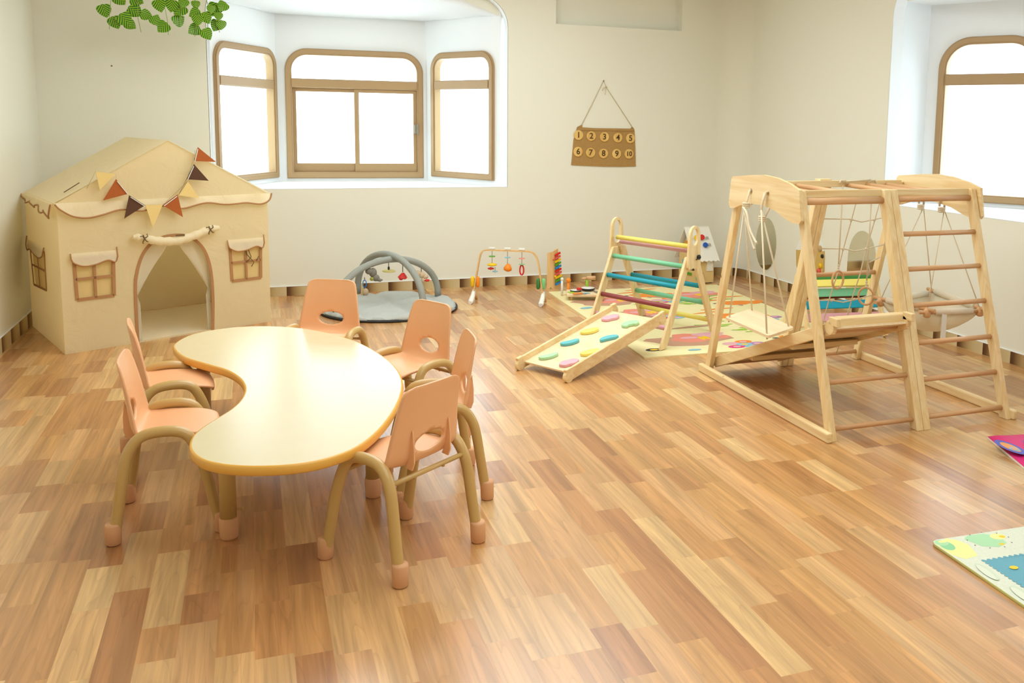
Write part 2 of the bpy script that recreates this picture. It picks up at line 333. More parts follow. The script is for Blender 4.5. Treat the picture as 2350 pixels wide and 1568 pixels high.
def outline(s0, s1, z0, z1, r): return [(s0, z0), (s1, z0)]+arc(s1-r, z1-r, r, 0, pi/2, 10)+arc(s0+r, z1-r, r, pi/2, pi, 10)
def bay_wall(name, a, b, zb, win=None):
    """one flat wall of a bay from plan point a to b; win = (s0,s1,z0,z1,r,ztransom,kind)"""
    a, b = Vector((a[0], a[1], 0)), Vector((b[0], b[1], 0)); u = (b-a); L = u.length; u.normalize(); n = Vector((0, 0, 1)).cross(u)   # outward
    holes = []
    if win: s0, s1, z0, z1, r, zt, kind = win; holes = [outline(s0+.012, s1-.012, z0+.012, z1-.012, r-.01)]
    struct(name, MB().sheet([(-.0, zb), (L, zb), (L, 2.72), (0, 2.72)], holes, a, u, (0, 0, 1), n*.045), MAT['bay'])
    return a, u, n
WN = [0]
def window(a, u, n, s0, s1, z0, z1, r, zt, sliding=False):
    WN[0] += 1; Z = (0, 0, 1)
    c = a+u*((s0+s1)/2); root = bpy.data.objects.new('window_%d' % WN[0], None); COL.objects.link(root); root.location = (c.x, c.y, z0); root['kind'] = 'structure'
    w = .06; tw = .042; f = MB()
    # outer frame: bottom part square, top part a rounded arch, transom between
    f.sheet(outline(s0, s1, z0, z1, r), [[(s0+w, z0+w), (s1-w, z0+w), (s1-w, zt-tw), (s0+w, zt-tw)], outline(s0+w, s1-w, zt+tw, z1-w, r-w)], a-n*.022, u, Z, n*.075)
    # raised inner bead
    b2 = .012
    f.sheet(outline(s0+.006, s1-.006, z0+.006, z1-.006, r), [outline(s0+w-b2, s1-w+b2, z0+w-b2, z1-w+b2, r-w+b2)], a-n*.030, u, Z, n*.01)
    f.sheet([(s0+w, zt-tw+b2*.6), (s1-w, zt-tw+b2*.6), (s1-w, zt+tw-b2*.6), (s0+w, zt+tw-b2*.6)], [], a-n*.030, u, Z, n*.01)
    obj('window_frame', f, MAT['bronze'], root, bevel=.004)
    obj('glass_pane', MB().sheet(outline(s0+w-.005, s1-w+.005, zt, z1-w+.005, r-w), [], a+n*.02, u, Z), GLASS, root)
    if not sliding:
        obj('glass_pane', MB().sheet([(s0+w-.005, z0+w), (s1-w+.005, z0+w), (s1-w+.005, zt), (s0+w-.005, zt)], [], a+n*.02, u, Z), GLASS, root)
    else:
        sm = (s0+s1)/2+.01; q = .034
        for (p0, p1, dn, bot) in ((s0+w, sm+.02, .028, .08), (sm-.025, s1-w, .004, .08)):
            sa = obj('sash', MB().sheet([(p0, z0+w), (p1, z0+w), (p1, zt-tw), (p0, zt-tw)], [[(p0+q, z0+w+bot), (p1-q, z0+w+bot), (p1-q, zt-tw-q), (p0+q, zt-tw-q)]], a+n*dn, u, Z, n*.022), MAT['bronze'], root, bevel=.003)
            obj('glass_pane', MB().sheet([(p0+q-.004, z0+w+bot-.004), (p1-q+.004, z0+w+bot-.004), (p1-q+.004, zt-tw-q+.004), (p0+q-.004, zt-tw-q+.004)], [], a+n*(dn+.011), u, Z), GLASS, sa)
        hz = (z0+zt)/2+.03; hc = a+u*(s1-w-.012)
        la = MB().obox(hc-n*.012+Vector((0, 0, hz)), u, n, Z, .016, .014, .042).obox(hc-n*.034+u*.016+Vector((0, 0, hz)), u, n, Z, .008, .012, .052)
        obj('window_latch', la, MAT['steel'], root, bevel=.003)
    return root
def dist(a, b): return sqrt((a[0]-b[0])**2+(a[1]-b[1])**2)
# back bay: plan points
P0, P1, P2, P3 = (-.285, 8.235), (.235, 9.18), (1.607, 9.12), (2.118, 8.235)
L1, L2, L3 = dist(P0, P1), dist(P1, P2), dist(P2, P3)
for nm, a, b, w in (('wall_bay_left', P0, P1, (.03, L1-.03, .945, 2.125, .16, 1.80, 0)), ('wall_bay_center', P1, P2, (.078, L2-.028, .935, 2.145, .2, 1.825, 1)), ('wall_bay_right', P2, P3, (.095, L3-.065, .955, 2.14, .16, 1.835, 0))):
    A, U, N = bay_wall(nm, a, b, Z0-.03, w)
    window(A, U, N, *w[:6], sliding=bool(w[6]))
bx = [(-.31, 8.18), (-.285, 8.235), (.235, 9.18), (1.607, 9.12), (2.118, 8.235), (2.173, 8.18)]
struct('trim_4', MB().prism([(-.31, 8.151)]+[(p[0]*1, p[1]) for p in bx[1:-1]]+[(2.173, 8.151)], (0, 0, Z0-.035), (1, 0, 0), (0, 1, 0), (0, 0, .037)), MAT['bay'])
fr_ = [(-.33, 2.42), (-.12, 2.49), (.08, 2.57), (.35, 2.63), (.93, 2.66), (1.5, 2.63), (1.76, 2.565), (1.95, 2.50), (2.12, 2.44), (2.2, 2.42)]
bk_ = [(-.25, 8.30), (-.10, 8.62), (.06, 8.90), (.235, 9.20), (.9, 9.18), (1.607, 9.14), (1.72, 8.96), (1.86, 8.72), (2.02, 8.44), (2.12, 8.26)]
cm = MB(); vs = []; nf_ = len(fr_)
for k in range(7):
    for (fx, fz), (bx_, by_) in zip(fr_, bk_): t = k/6; vs.append((fx*(1-t)+bx_*t, 8.245*(1-t)+by_*t, fz*(1-t)**2+2.45*(1-(1-t)**2)))
struct('ceiling_bay_back', cm.add(vs, [(k*nf_+i, k*nf_+i+1, (k+1)*nf_+i+1, (k+1)*nf_+i) for k in range(6) for i in range(nf_-1)], 0, True), MAT['bay'], solid=.01)
struct('wall_bay_fascia', MB().prism([(x, z) for x, z in fr_]+[(2.2, 2.75), (-.33, 2.75)], (0, 8.242, 0), (1, 0, 0), (0, 0, 1), (0, .012, 0)), MAT['wall'])
# right bay
Q = [(4.62, 5.868), (4.96, 5.927), (5.43, 5.124), (5.43, 3.83), (4.96, 3.03), (4.62, 3.09)]
QL = dist(Q[1], Q[2])
bay_wall('wall_bay_far', Q[0], Q[1], .88)
A, U, N = bay_wall('wall_bay_side', Q[1], Q[2], .88, (.092, QL-.08, .945, 2.195, .24, 1.875, 0)); window(A, U, N, .092, QL-.08, .945, 2.195, .24, 1.875)
w = (.06, dist(Q[2], Q[3])-.06, .945, 2.195, .24, 1.875, 1); A, U, N = bay_wall('wall_bay_outer', Q[2], Q[3], .88, w); window(A, U, N, *w[:6], sliding=True)
w = (.08, dist(Q[3], Q[4])-.09, .945, 2.195, .24, 1.875, 0); A, U, N = bay_wall('wall_bay_near', Q[3], Q[4], .88, w); window(A, U, N, *w[:6])
bay_wall('wall_bay_end', Q[4], Q[5], .88)
struct('trim_5', MB().prism([(4.551, 5.857)]+Q[0:1]+Q[1:-1]+[Q[5], (4.551, 3.1)], (0, 0, .88), (1, 0, 0), (0, 1, 0), (0, 0, .037)), MAT['bay'])
struct('ceiling_bay_right', MB().prism([(4.645, 5.95), (5.0, 6.05), (5.55, 5.15), (5.55, 3.8), (5.0, 2.95), (4.645, 3.0)], (0, 0, ZB), (1, 0, 0), (0, 1, 0), (0, 0, .2)), MAT['bay'])
struct('wall_bay_lintel', MB().box(4.641, 4.655, 2.95, 5.95, ZB, 2.75), MAT['wall'])
# printed vinyl skirting with its thin pale top line
skb = skirting_mat('skirting_back', 0, 1.515, .2115); skr = skirting_mat('skirting_right', 1, 4.963, -.242); skl = skirting_mat('skirting_left', 1, 6.883, .242)
for nm, m, b1, b2 in (('baseboard_back', skb, (XL, XR-.25, YB_-.008, YB_, 0, .08), (XL, XR-.25, YB_-.010, YB_, .08, .085)),
                      ('baseboard_right', skr, (XR-.008, XR, YF, YB_-.25, 0, .08), (XR-.010, XR, YF, YB_-.25, .08, .085)),
                      ('baseboard_left', skl, (XL, XL+.008, YF, YB_, 0, .1), (XL, XL+.010, YF, YB_, .1, .105))):
    struct(nm, MB().box(*b1).box(*b2, mi=1), [m, MAT['bay']])
# the far right corner of the room is rounded
ca = arc(XR-.25, YB_-.25, .25, 0, pi/2, 10)
co = MB()
for z0, z1, mi, rr in ((0, .08, 0, .009), (.08, .085, 1, .011)):
    a = arc(XR-.25, YB_-.25, .25-rr, 0, pi/2, 10); n = len(a)
    co.add([(p[0], p[1], z0) for p in a]+[(p[0], p[1], z1) for p in a], [(i, i+1, n+i+1, n+i) for i in range(n-1)], mi, True)
struct('baseboard_corner', co, [skb, MAT['bay']])
n = len(ca)
struct('wall_corner', MB().add([(p[0], p[1], 0) for p in ca]+[(p[0], p[1], ZC) for p in ca], [(i, i+1, n+i+1, n+i) for i in range(n-1)], 0, True), MAT['wall'])
tag(obj('screw_hole', MB().lathe((-.989, YB_-.001, 1.877), (0, -1, 0), [(0, .006), (.002, .004)], 8), MAT['cord']), 'tiny dark nail spot on cream wall above the play tent', 'nail')

# ================================================================== PLAY TENT
FL_, FR_, BL_ = Vector((-1.127, 6.49, 0)), Vector((.101, 7.135, 0)), Vector((-1.485, 7.45, 0))
du = (FR_-FL_); TW = du.length; du.normalize(); nf = Vector((du.y, -du.x, 0))            # nf = outward (towards room)
BR_ = FR_+(BL_-FL_); BR_.y = min(BR_.y, 8.12)
tent = thing('play_tent', 'cream cotton play tent shaped like a little house with arched doorway', 'play tent', tuple((FL_+FR_)/2))
ZE, ZR = .955, 1.338; UR = .69
door = [(.437, .004), (.437, .35), (.452, .47), (.49, .58), (.55, .655), (.62, .69), (.70, .70), (.78, .69), (.85, .65), (.91, .57), (.945, .44), (.955, .25), (.945, .004)]
wl = [(.085, .338), (.305, .338), (.312, .60), (.078, .60)]; wr = [(1.098, .338), (1.316, .338), (1.322, .60), (1.09, .60)]
def fpt(u, z, off=0): return FL_+du*u+nf*off+Vector((0, 0, z))
bott = [(0, .003), (.434, .003)]
outer = [(0, 0.0), (TW, 0.0), (TW, ZE), (UR, ZR), (0, ZE)]
# front wall with the doorway (door bottom lifted just above the hem)
obj('front_wall', MB().sheet(outer, [[(x, max(z, .012)) for x, z in door], wl, wr], FL_, du, (0, 0, 1)), MAT['tcloth'], tent)
dl = (BL_-FL_); TD = dl.length; dl.normalize(); nl = Vector((-dl.y, dl.x, 0))
wside = [(.44, .345), (.86, .325), (.92, .60), (.44, .60)]
obj('side_wall', MB().sheet([(0, 0), (TD, 0), (TD, ZE), (0, ZE)], [wside], FL_, dl, (0, 0, 1)), MAT['tcloth'], tent)
dr = BR_-FR_; obj('side_wall', MB().sheet([(0, 0), (dr.length, 0), (dr.length, ZE), (0, ZE)], [], FR_, dr.normalized(), (0, 0, 1)), MAT['tcloth'], tent)
db = BR_-BL_; obj('back_wall', MB().sheet([(0, 0), (db.length, 0), (db.length, ZE), (UR, ZR), (0, ZE)], [], BL_, db.normalized(), (0, 0, 1)), MAT['tcloth'], tent)
apF = fpt(UR, ZR, .012); apB = BL_+db.normalized()*UR+Vector((0, 0, ZR))
eFL = FL_+nf*.012-du*.02+Vector((0, 0, ZE)); eBL = BL_+Vector((0, 0, ZE)); eFR = FR_+nf*.012+du*.015+Vector((0, 0, ZE)); eBR = BR_+Vector((0, 0, ZE))
def sag(a, b, c, d, s, n=10):     # quad a-b (eave) c-d (ridge) with a little sag
    vs = []; fs = []
    for i in range(n+1):
        for j in range(n+1):
            p = a.lerp(b, i/n).lerp(d.lerp(c, i/n), j/n); p.z -= s*sin(pi*i/n)*sin(pi*j/n); vs.append(p)
    for i in range(n):
        for j in range(n): k = i*(n+1)+j; fs.append((k, k+1, k+n+2, k+n+1))
    return MB().add(vs, fs, 0, True)
obj('roof', sag(eFL, eBL, apB, apF, .02), MAT['tcloth2'], tent); obj('roof', sag(eFR, eBR, apB, apF, .02), MAT['tcloth2'], tent)
obj('ground_sheet', MB().sheet([(0, 0), (1, 0), (1, 1), (0, 1)], [], FL_+Vector((.02, .02, .004)), du*(TW-.03), dl*(TD-.05)), MAT['tcloth2'], tent)
def valance(P, Q_, out, pts, nm):
    """scalloped strip hanging from the eave line P-Q"""
    P, Q_ = Vector(P), Vector(Q_); d = Q_-P; s = spline(pts, 6, False)
    up = []; lo = []
    for (t, dz) in s:
        wv = .006*sin(t*40); up.append(P+d*t+out*.006); lo.append(P+d*t+out*(.016+wv)+Vector((0, 0, -dz)))
    n = len(s); v = obj(nm, MB().add(up+lo, [(i, i+1, n+i+1, n+i) for i in range(n-1)], 0, True), MAT['tcloth2'], tent)
    obj('piping', MB().tube([p+out*.002 for p in lo], .0055, 6), MAT['tape'], v)
valance(eFL, eFR, nf, [(.0, .005), (.02, .04), (.07, .085), (.13, .10), (.19, .085), (.27, .06), (.36, .075), (.45, .05), (.55, .075), (.66, .045), (.76, .065), (.86, .06), (.94, .075), (.985, .05), (1, .0)], 'front_valance')
valance(eFL, eBL, nl, [(0, .005), (.05, .08), (.12, .10), (.22, .06), (.33, .085), (.45, .045), (.58, .07), (.7, .04), (.84, .06), (.95, .035), (1, .01)], 'side_valance')
def tape(pts, w, o, u, out, nm='tape_trim', par=None, mat=None):
    b = MB()
    for (a, c) in zip(pts[:-1], pts[1:]):
        A_ = Vector(o)+u*a[0]+Vector((0, 0, a[1]))+out*.004; B_ = Vector(o)+u*c[0]+Vector((0, 0, c[1]))+out*.004
        b.beam(A_, B_, w, .004, up=out)
    return obj(nm, b, mat or MAT['tape'], par or tent)
dt = [(x, z) for x, z in spline(door, 4, False)]
tape([(dt[0][0], .004)]+dt[1:-1]+[(dt[-1][0], .004)], .02, FL_, du, nf, 'door_trim')
def tent_window(q, o, u, out, thin=.02):
    a, b, c, d = q
    pn = obj('window_pane', MB().sheet(q, [], Vector(o)-out*.008, u, (0, 0, 1)), MAT['pane'], tent)
    mx = ((a[0]+b[0])/2, (a[1]+b[1])/2); mt = ((c[0]+d[0])/2, (c[1]+d[1])/2); ml = ((a[0]+d[0])/2, (a[1]+d[1])/2); mr = ((b[0]+c[0])/2, (b[1]+c[1])/2)
    fr = tape([a, b, c, d, a], thin, o, u, out, 'window_trim')
    tape([mx, mt], thin*.8, o, u, out, 'mullion', fr); tape([ml, mr], thin*.8, o, u, out, 'mullion', fr)
    vs = []; s = spline([(-.02, .0), (-.005, .03), (.05, .055), (.12, .05), (.19, .03), (.235, .045), (.25, .01)], 5, False); k = (c[0]-d[0])/.23
    up = [Vector(o)+u*(d[0]+t*k)+out*.012+Vector((0, 0, d[1]+.035)) for t, z in s]; lo = [Vector(o)+u*(d[0]+t*k)+out*.02+Vector((0, 0, d[1]+.005-z)) for t, z in s]
    n = len(s); v = obj('window_valance', MB().add(up+lo, [(i, i+1, n+i+1, n+i) for i in range(n-1)], 0, True), MAT['tcloth2'], tent)
    obj('piping', MB().tube([up[0]]+lo+[up[-1]+Vector((0, 0, .02))], .0045, 6), MAT['tape'], v)
tent_window(wl, FL_, du, nf); tent_window(wr, FL_, du, nf); tent_window(wside, FL_, dl, nl, .014)
obj('curtain_tie', MB().tube([fpt(1.2, .60, .012), fpt(1.21, .52, .014), fpt(1.26, .46, .016), fpt(1.24, .43, .016)], .003, 5).tube([fpt(1.22, .56, .012), fpt(1.24, .5, .016), fpt(1.21, .47, .016)], .003, 5).tube([fpt(1.30, .50, .012), fpt(1.28, .47, .016)], .003, 5), MAT['cord'], tent)
# rolled up door flap
rp = spline([fpt(.425, .712, .03), fpt(.48, .704, .035), fpt(.58, .675, .04), (fpt(.70, .665, .04)), fpt(.82, .69, .04), fpt(.93, .726, .035), fpt(1.0, .73, .03)], 6, False)
nr = len(rp); rad = [.012+.017*sin(pi*i/(nr-1))**.35+.003*sin(i*2.1) if 2 < i < nr-3 else .017 for i in range(nr)]
for i, p in enumerate(rp):
    u_ = (Vector(p)-FL_).dot(du)
    if abs(u_-.49) < .014 or abs(u_-.93) < .014: rad[i] = .013
fl = obj('rolled_door_flap', MB().tube(rp, rad, 14), MAT['tcloth2'], tent)
for uu, zz in ((.49, .70), (.93, .726)):
    bw = MB()
    for a in (.6, 2.4, 4.0, 5.3): bw.tube([fpt(uu, zz, .055), fpt(uu+.022*cos(a), zz+.026*sin(a), .062), fpt(uu+.03*cos(a+.4), zz+.036*sin(a+.3), .052)], .0032, 5)
    bw.tube([fpt(uu, zz+.02, .036), fpt(uu, zz, .058), fpt(uu, zz-.02, .036)], .004, 6)
    obj('cord_bow', bw, MAT['cord'], fl)
obj('sewn_label', MB().obox(fpt(.72, .703, .06), du, nf, (0, 0, 1), .03, .002, .006), MAT['cord'], fl)
obj('roof_strap', MB().beam(eFL.lerp(eBL, .10).lerp(apF.lerp(apB, .1), .12)+Vector((-.004, 0, .012)), eFL.lerp(eBL, .14).lerp(apF.lerp(apB, .14), .26)+Vector((-.004, 0, .012)), .006, .004), MAT['cord'], tent)
# sheer curtains drawn to the two sides of the doorway
for sgn, x0, x1, xe in ((1, .45, .69, .46), (-1, .95, .73, .945)):
    vs = []; fs = []; n = 14
    for i in range(n+1):
        z = .66-.65*i/n
        wd = (x1-x0)*(1-.95*min(1, i/n*2.0)**.8) if i/n < .52 else (x1-x0)*.12
        for j in range(9): t = j/8; vs.append(fpt(x0+wd*t, z-.03*t*(i > 0), -.03+.008*sin(t*22+i*.3)))
    for i in range(n):
        for j in range(8): k = i*9+j; fs.append((k, k+1, k+10, k+9))
    obj('door_curtain', MB().add(vs, fs, 0, True), MAT['sheer'], tent)
# bunting
bun = thing('bunting', 'garland of rust, brown and mustard felt pennants strung across the tent front', 'bunting', tuple(fpt(.55, .95, .03)))
flags = [(((.215, 1.146), (.333, 1.128), (.234, 1.027)), 'y'), (((.334, 1.095), (.403, .997), (.25, .962)), 'o'), (((.409, .988), (.504, .917), (.373, .84)), 'b'), (((.506, .92), (.618, .917), (.547, .764)), 'y'),
         (((.718, .979), (.618, .911), (.747, .824)), 'o'), (((.789, 1.065), (.724, .973), (.862, .945)), 'y'), (((.835, 1.179), (.784, 1.077), (.933, 1.062)), 'b'), (((.866, 1.293), (.839, 1.199), (.989, 1.19)), 'o')]
sp = []
for (a, b, c), k in flags:
    off = .048
    fo = obj('pennant', MB().prism([a, c, b], fpt(0, 0, off), du, (0, 0, 1), nf*.004), MAT['felt_'+k], bun, {'y': 'mustard pennant', 'o': 'rust orange pennant', 'b': 'dark brown pennant'}[k])
    sp += [fpt(a[0], a[1], off+.003), fpt(b[0], b[1], off+.003)]
    if k != 'y': obj('stitched_edge', MB().beam(fpt(a[0]*.94+b[0]*.06, a[1]*.94+b[1]*.06-.008, off+.008), fpt(a[0]*.06+b[0]*.94, a[1]*.06+b[1]*.94-.008, off+.008), .004, .003, up=nf), MAT['white'], fo)
obj('string', MB().tube([fpt(.17, 1.04, .02)]+sp+[fpt(.86, 1.27, .02)], .0015, 5), MAT['jute'], bun)

# ================================================================== KIDNEY TABLE
TO = [(-.376, 4.832), (-.36, 4.692), (-.31, 4.545), (-.223, 4.405), (-.129, 4.26), (-.074, 4.106), (-.052, 3.949), (-.063, 3.80), (-.095, 3.68), (-.143, 3.576), (-.19, 3.479), (-.217, 3.39), (-.222, 3.29), (-.205, 3.20), (-.165, 3.12), (-.095, 3.056), (.0, 3.014), (.105, 2.998), (.205, 3.022), (.306, 3.101), (.398, 3.255), (.482, 3.47), (.545, 3.70), (.575, 3.91), (.572, 4.12), (.536, 4.36), (.465, 4.62), (.355, 4.85), (.217, 5.02), (.067, 5.115), (-.084, 5.145), (-.225, 5.10), (-.325, 5.0)]
HT = .42; k_ = (HC-HT)/(HC-.40)
TO = spline([(x*k_, y*k_) for x, y in TO], 4)
tab = thing('kidney_table', 'low kidney-shaped activity table with pale glossy top and yellow edge band', 'table', (.15, 4.0, 0))
def offs(P, d):
    out = []; N = len(P); ar = sum(P[i][0]*P[(i+1) % N][1]-P[(i+1) % N][0]*P[i][1] for i in range(N)); sg = 1 if ar > 0 else -1
    for i in range(N):
        a, b = P[i-1], P[(i+1) % N]; tx, ty = b[0]-a[0], b[1]-a[1]; l = sqrt(tx*tx+ty*ty); out.append((P[i][0]-sg*ty/l*d, P[i][1]+sg*tx/l*d))
    return out
tt = MB().prism(offs(TO, .006), (0, 0, HT-.03), (1, 0, 0), (0, 1, 0), (0, 0, .03))
obj('tabletop', tt, MAT['lam'], tab)
eb = MB(); prof = [(.006, 0), (.001, -.001), (-.002, -.006), (-.003, -.016), (-.002, -.028), (.002, -.033), (.008, -.035)]
N_ = len(TO); vs = []; fs = []
for d_, z in prof: vs += [(p[0], p[1], HT+z) for p in offs(TO, d_)]
for i in range(len(prof)-1):
    for j in range(N_): fs.append((i*N_+j, i*N_+(j+1) % N_, (i+1)*N_+(j+1) % N_, (i+1)*N_+j))
obj('edge_band', eb.add(vs, fs, 0, True), MAT['edge'], tab)
for lx, ly in ((-.116*.985, 3.415), (.416, 3.625), (-.235, 4.52), (.40, 4.55)):
    lg = obj('leg', MB().tube([(lx, ly, .06), (lx, ly, HT-.033)], .0285, 18), MAT['tan'], tab)
    obj('foot_cap', MB().lathe((lx, ly, 0), (0, 0, 1), [(0, .027), (.008, .031), (.075, .033), (.08, .030)], 20), MAT['cap'], lg)
    obj('adjuster_knob', MB().tube([(lx+.03, ly-.004, .105), (lx+.048, ly-.004, .105)], .004, 8).lathe((lx+.046, ly-.004, .105), (1, 0, 0), [(0, .009), (.007, .009)], 8), MAT['tan'], lg)

# ================================================================== CHAIRS  (local: x = sitter's right, y = forward)
def shell_mesh():
    # profile along the seat: parameter list (y, z, half width, cross curl)
    prof = spline([(.338, .333, .122, -.012), (.330, .355, .136, -.010), (.27, .366, .148, -.004), (.18, .365, .157, .004), (.115, .357, .166, .012), (.078, .358, .170, .018), (.056, .384, .170, .026), (.046, .435, .163, .026), (.038, .50, .153, .022), (.028, .57, .142, .016), (.021, .612, .131, .011), (.0185, .627, .115, .007), (.018, .634, .088, .004)], 6, False)
    nx = 28; vs = []; fs = []
    m = len(prof)
    for i, (y, z, hw, cu) in enumerate(prof):
        j0 = max(i-1, 0); j1 = min(i+1, m-1); ty, tz = prof[j1][0]-prof[j0][0], prof[j1][1]-prof[j0][1]; l = sqrt(ty*ty+tz*tz); ny, nz = (tz/l, -ty/l)   # normal pointing to the sitter
        for k in range(nx+1):
            s = -1+2*k/nx
            c = cu*abs(s)**3
            vs.append([hw*s, y+ny*c, z+nz*c, i, k])
    # hand hole: snap grid to an ellipse in the back
    def hz(v): return ((v[0])/.070)**2+((v[2]-.427)/.0345)**2
    dead = set()
    for i in range(m-1):
        for k in range(nx):
            ids = [i*(nx+1)+k, i*(nx+1)+k+1, (i+1)*(nx+1)+k+1, (i+1)*(nx+1)+k]
            cx = sum(vs[j][0] for j in ids)/4; cz = sum(vs[j][2] for j in ids)/4; cy = sum(vs[j][1] for j in ids)/4
            if cy < .09 and hz((cx, 0, cz)) < 1: dead.add((i, k))
            else: fs.append(ids)
    used = set(j for i, k in dead for j in (i*(nx+1)+k, i*(nx+1)+k+1, (i+1)*(nx+1)+k+1, (i+1)*(nx+1)+k)); live = set(j for f in fs for j in f)
    for j in used & live:
        v = vs[j]; q = sqrt(max(hz(v), 1e-6)); v[0] /= q; v[2] = .427+(v[2]-.427)/q
    return [v[:3] for v in vs], fs
SH = shell_mesh()
def side_frame(sx):
    pts = spline([(sx*.194, 0.0, .03), (sx*.190, .018, .14), (sx*.185, .038, .27), (sx*.181, .056, .328), (sx*.178, .088, .370), (sx*.176, .132, .386), (sx*.176, .200, .386), (sx*.178, .244, .368), (sx*.181, .273, .318), (sx*.186, .298, .24), (sx*.190, .322, .13), (sx*.194, .344, .03)], 5, False)
    return MB().tube(pts, .0195, 16, cap=True)
def make_chair(label, loc, th):
    t = thing('toddler_chair', label, 'chair', (0, 0, 0), 0, 'toddler chairs around the kidney table')
    obj('seat_shell', MB().add(*SH, 0, True), MAT['peach'], t, solid=.009, recalc=True)
    for sx in (-1, 1):
        f_ = obj('side_frame', side_frame(sx), MAT['tan'], t)
        for y in (0, .344):
            dy = .018*(1 if y < .1 else -1)
            obj('foot_cap', MB().lathe((sx*.194, y-dy*.25, 0), (-sx*.02, dy*7.5*.12, 1), [(0, .020), (.006, .0262), (.070, .0272), (.078, .0245)], 18), MAT['cap'], f_)
        rb = MB().prism([(.068, .350), (.040, .346), (.030, .372), (.030, .425), (.036, .484), (.043, .455), (.055, .385)], (sx*.088-.003, 0, 0), (0, 1, 0), (0, 0, 1), (.006, 0, 0))
        obj('back_rib', rb, MAT['peach'], t)
    obj('rear_crossbar', MB().tube([(-.181, .050, .322), (.181, .050, .322)], .009, 10).tube([(-.07, .048, .325), (-.07, .048, .31)], .006, 6).tube([(.07, .048, .325), (.07, .048, .31)], .006, 6), MAT['tan'], t)
    obj('front_crossbar', MB().tube([(-.182, .272, .325), (.182, .272, .325)], .009, 10), MAT['tan'], t)
    t.location = loc; t.rotation_euler = (0, 0, th-pi/2)
    return t
CH = [('peach toddler chair with its back to the camera at the table\'s right front', .562, 2.982, 2.214), ('peach toddler chair at the table\'s left side, nearest the camera', -.485, 3.684, -.012),
      ('peach toddler chair at the table\'s left side, the farther one nearer the tent', -.525, 4.272, .143), ('peach toddler chair seen edge-on at the table\'s right, behind the back-turned chair', .843, 3.648, 3.106),
      ('peach toddler chair at the table\'s far right, in front of the grey play mat', .816, 4.37, -2.613), ('peach toddler chair at the table\'s far end, nearest the back wall', .402, 5.149, -2.056)]
ch0 = make_chair(CH[0][0], (CH[0][1], CH[0][2], 0), CH[0][3])
for lb, x, y, th in CH[1:]:
    c = copy_tree(ch0); c['label'] = lb; c.location = (x, y, 0); c.rotation_euler = (0, 0, th-pi/2)

# ================================================================== CLIMBING FRAME
cf = thing('jungle_gym', 'large pine indoor climbing frame with ladder, rope net and slide board', 'climbing frame', (3.1, 4.25, 0))
XA, XM, XB = 2.56, 3.10, 3.645
def fy(z): return 3.60+.36*z/1.18
def by(z): return 4.885-.33*z/1.18
for x, lb in ((2.535, 0), (3.675, 1)):
    obj('base_rail', MB().box(x-.017, x+.017, 3.56, 4.93, .0, .05), MAT['pineY'], cf, bevel=.008)
def post(x, w, fn, name='post', z1=1.18, z0=.0):
    return obj(name, MB().prism([(-w/2, 0), (w/2, 0), (w/2, .055), (-w/2, .055)], (x, fn(z0)-.0275, z0), (1, 0, 0), (0, 1, 0), Vector((0, fn(z1)-fn(z0), z1-z0))), MAT['pineZ'], cf, bevel=.004)
for x, w in ((XA+.008, .032), (XM-.022, .042), (XM+.022, .042), (XB, .032)): post(x, w, fy)
for x, w in ((XA+.008, .032), (XM-.012, .042), (XM+.032, .042), (XB, .032)): post(x, w, by)
for x in (XM-.0, ): obj('post_cap', MB().box(x-.04, x+.04, by(1.18)-.04, by(1.18)+.02, 1.17, 1.20), MAT['pineX'], cf, bevel=.005)
# arched end boards with two rope holes
def endboard(x, t):
    top = [(3.905, 1.185), (4.0, 1.213), (4.12, 1.234), (4.25, 1.242), (4.38, 1.234), (4.5, 1.222), (4.585, 1.215), (4.60, 1.20)]
    bot = [(4.625, 1.06), (4.605, 1.035), (4.56, 1.038), (4.48, 1.062), (4.38, 1.078), (4.25, 1.082), (4.12, 1.062), (4.02, 1.03), (3.95, 1.016), (3.895, 1.018), (3.88, 1.035)]
    h = [[(c+.014*cos(a*pi/6), 1.145+.016*sin(a*pi/6)) for a in range(12)] for c in (4.375, 4.20)]
    return obj('end_board', MB().sheet(top+bot, h, (x, 0, 0), (0, 1, 0), (0, 0, 1), (t, 0, 0)), MAT['pineY'], cf)
endboard(2.526, .018); endboard(3.664, .018)
# top bars and monkey rungs
for (y, z) in ((3.965, 1.165), (4.52, 1.175)):
    for x0, x1 in ((XA+.02, XM-.04), (XM+.04, XB-.015)) if y < 4.2 else ((XA+.02, XB-.015),):
        obj('top_rail', MB().box(x0, x1, y-.012, y+.012, z-.022, z+.016), MAT['pineX'], cf, bevel=.003)
for x in (2.72, 2.90, 3.24, 3.38, 3.52): obj('top_rung', MB().tube([(x, 3.975, 1.155), (x, 4.51, 1.165)], .0135, 10), MAT['beechY'], cf)
def rung(z, x0, x1, fn, r=.0125, y=None): return obj('rung', MB().tube([(x0, (fn(z) if y is None else y), z), (x1, (fn(z) if y is None else y), z)], r, 12), MAT['beech'], cf)
for z in (.054, .232, .410, .594, .774, .951, 1.13): rung(z, XM+.035, XB-.012, fy, .0135 if z < 1.1 else .016)
for z in (.05, .262): rung(z, XA+.02, XM-.035, fy)
rung(1.125, XA+.02, XM-.035, fy, .018)
for z in (.055, .60): rung(z, XM+.04, XB-.012, by, .014)
rung(.055, XA+.02, XM-.03, by, .014)
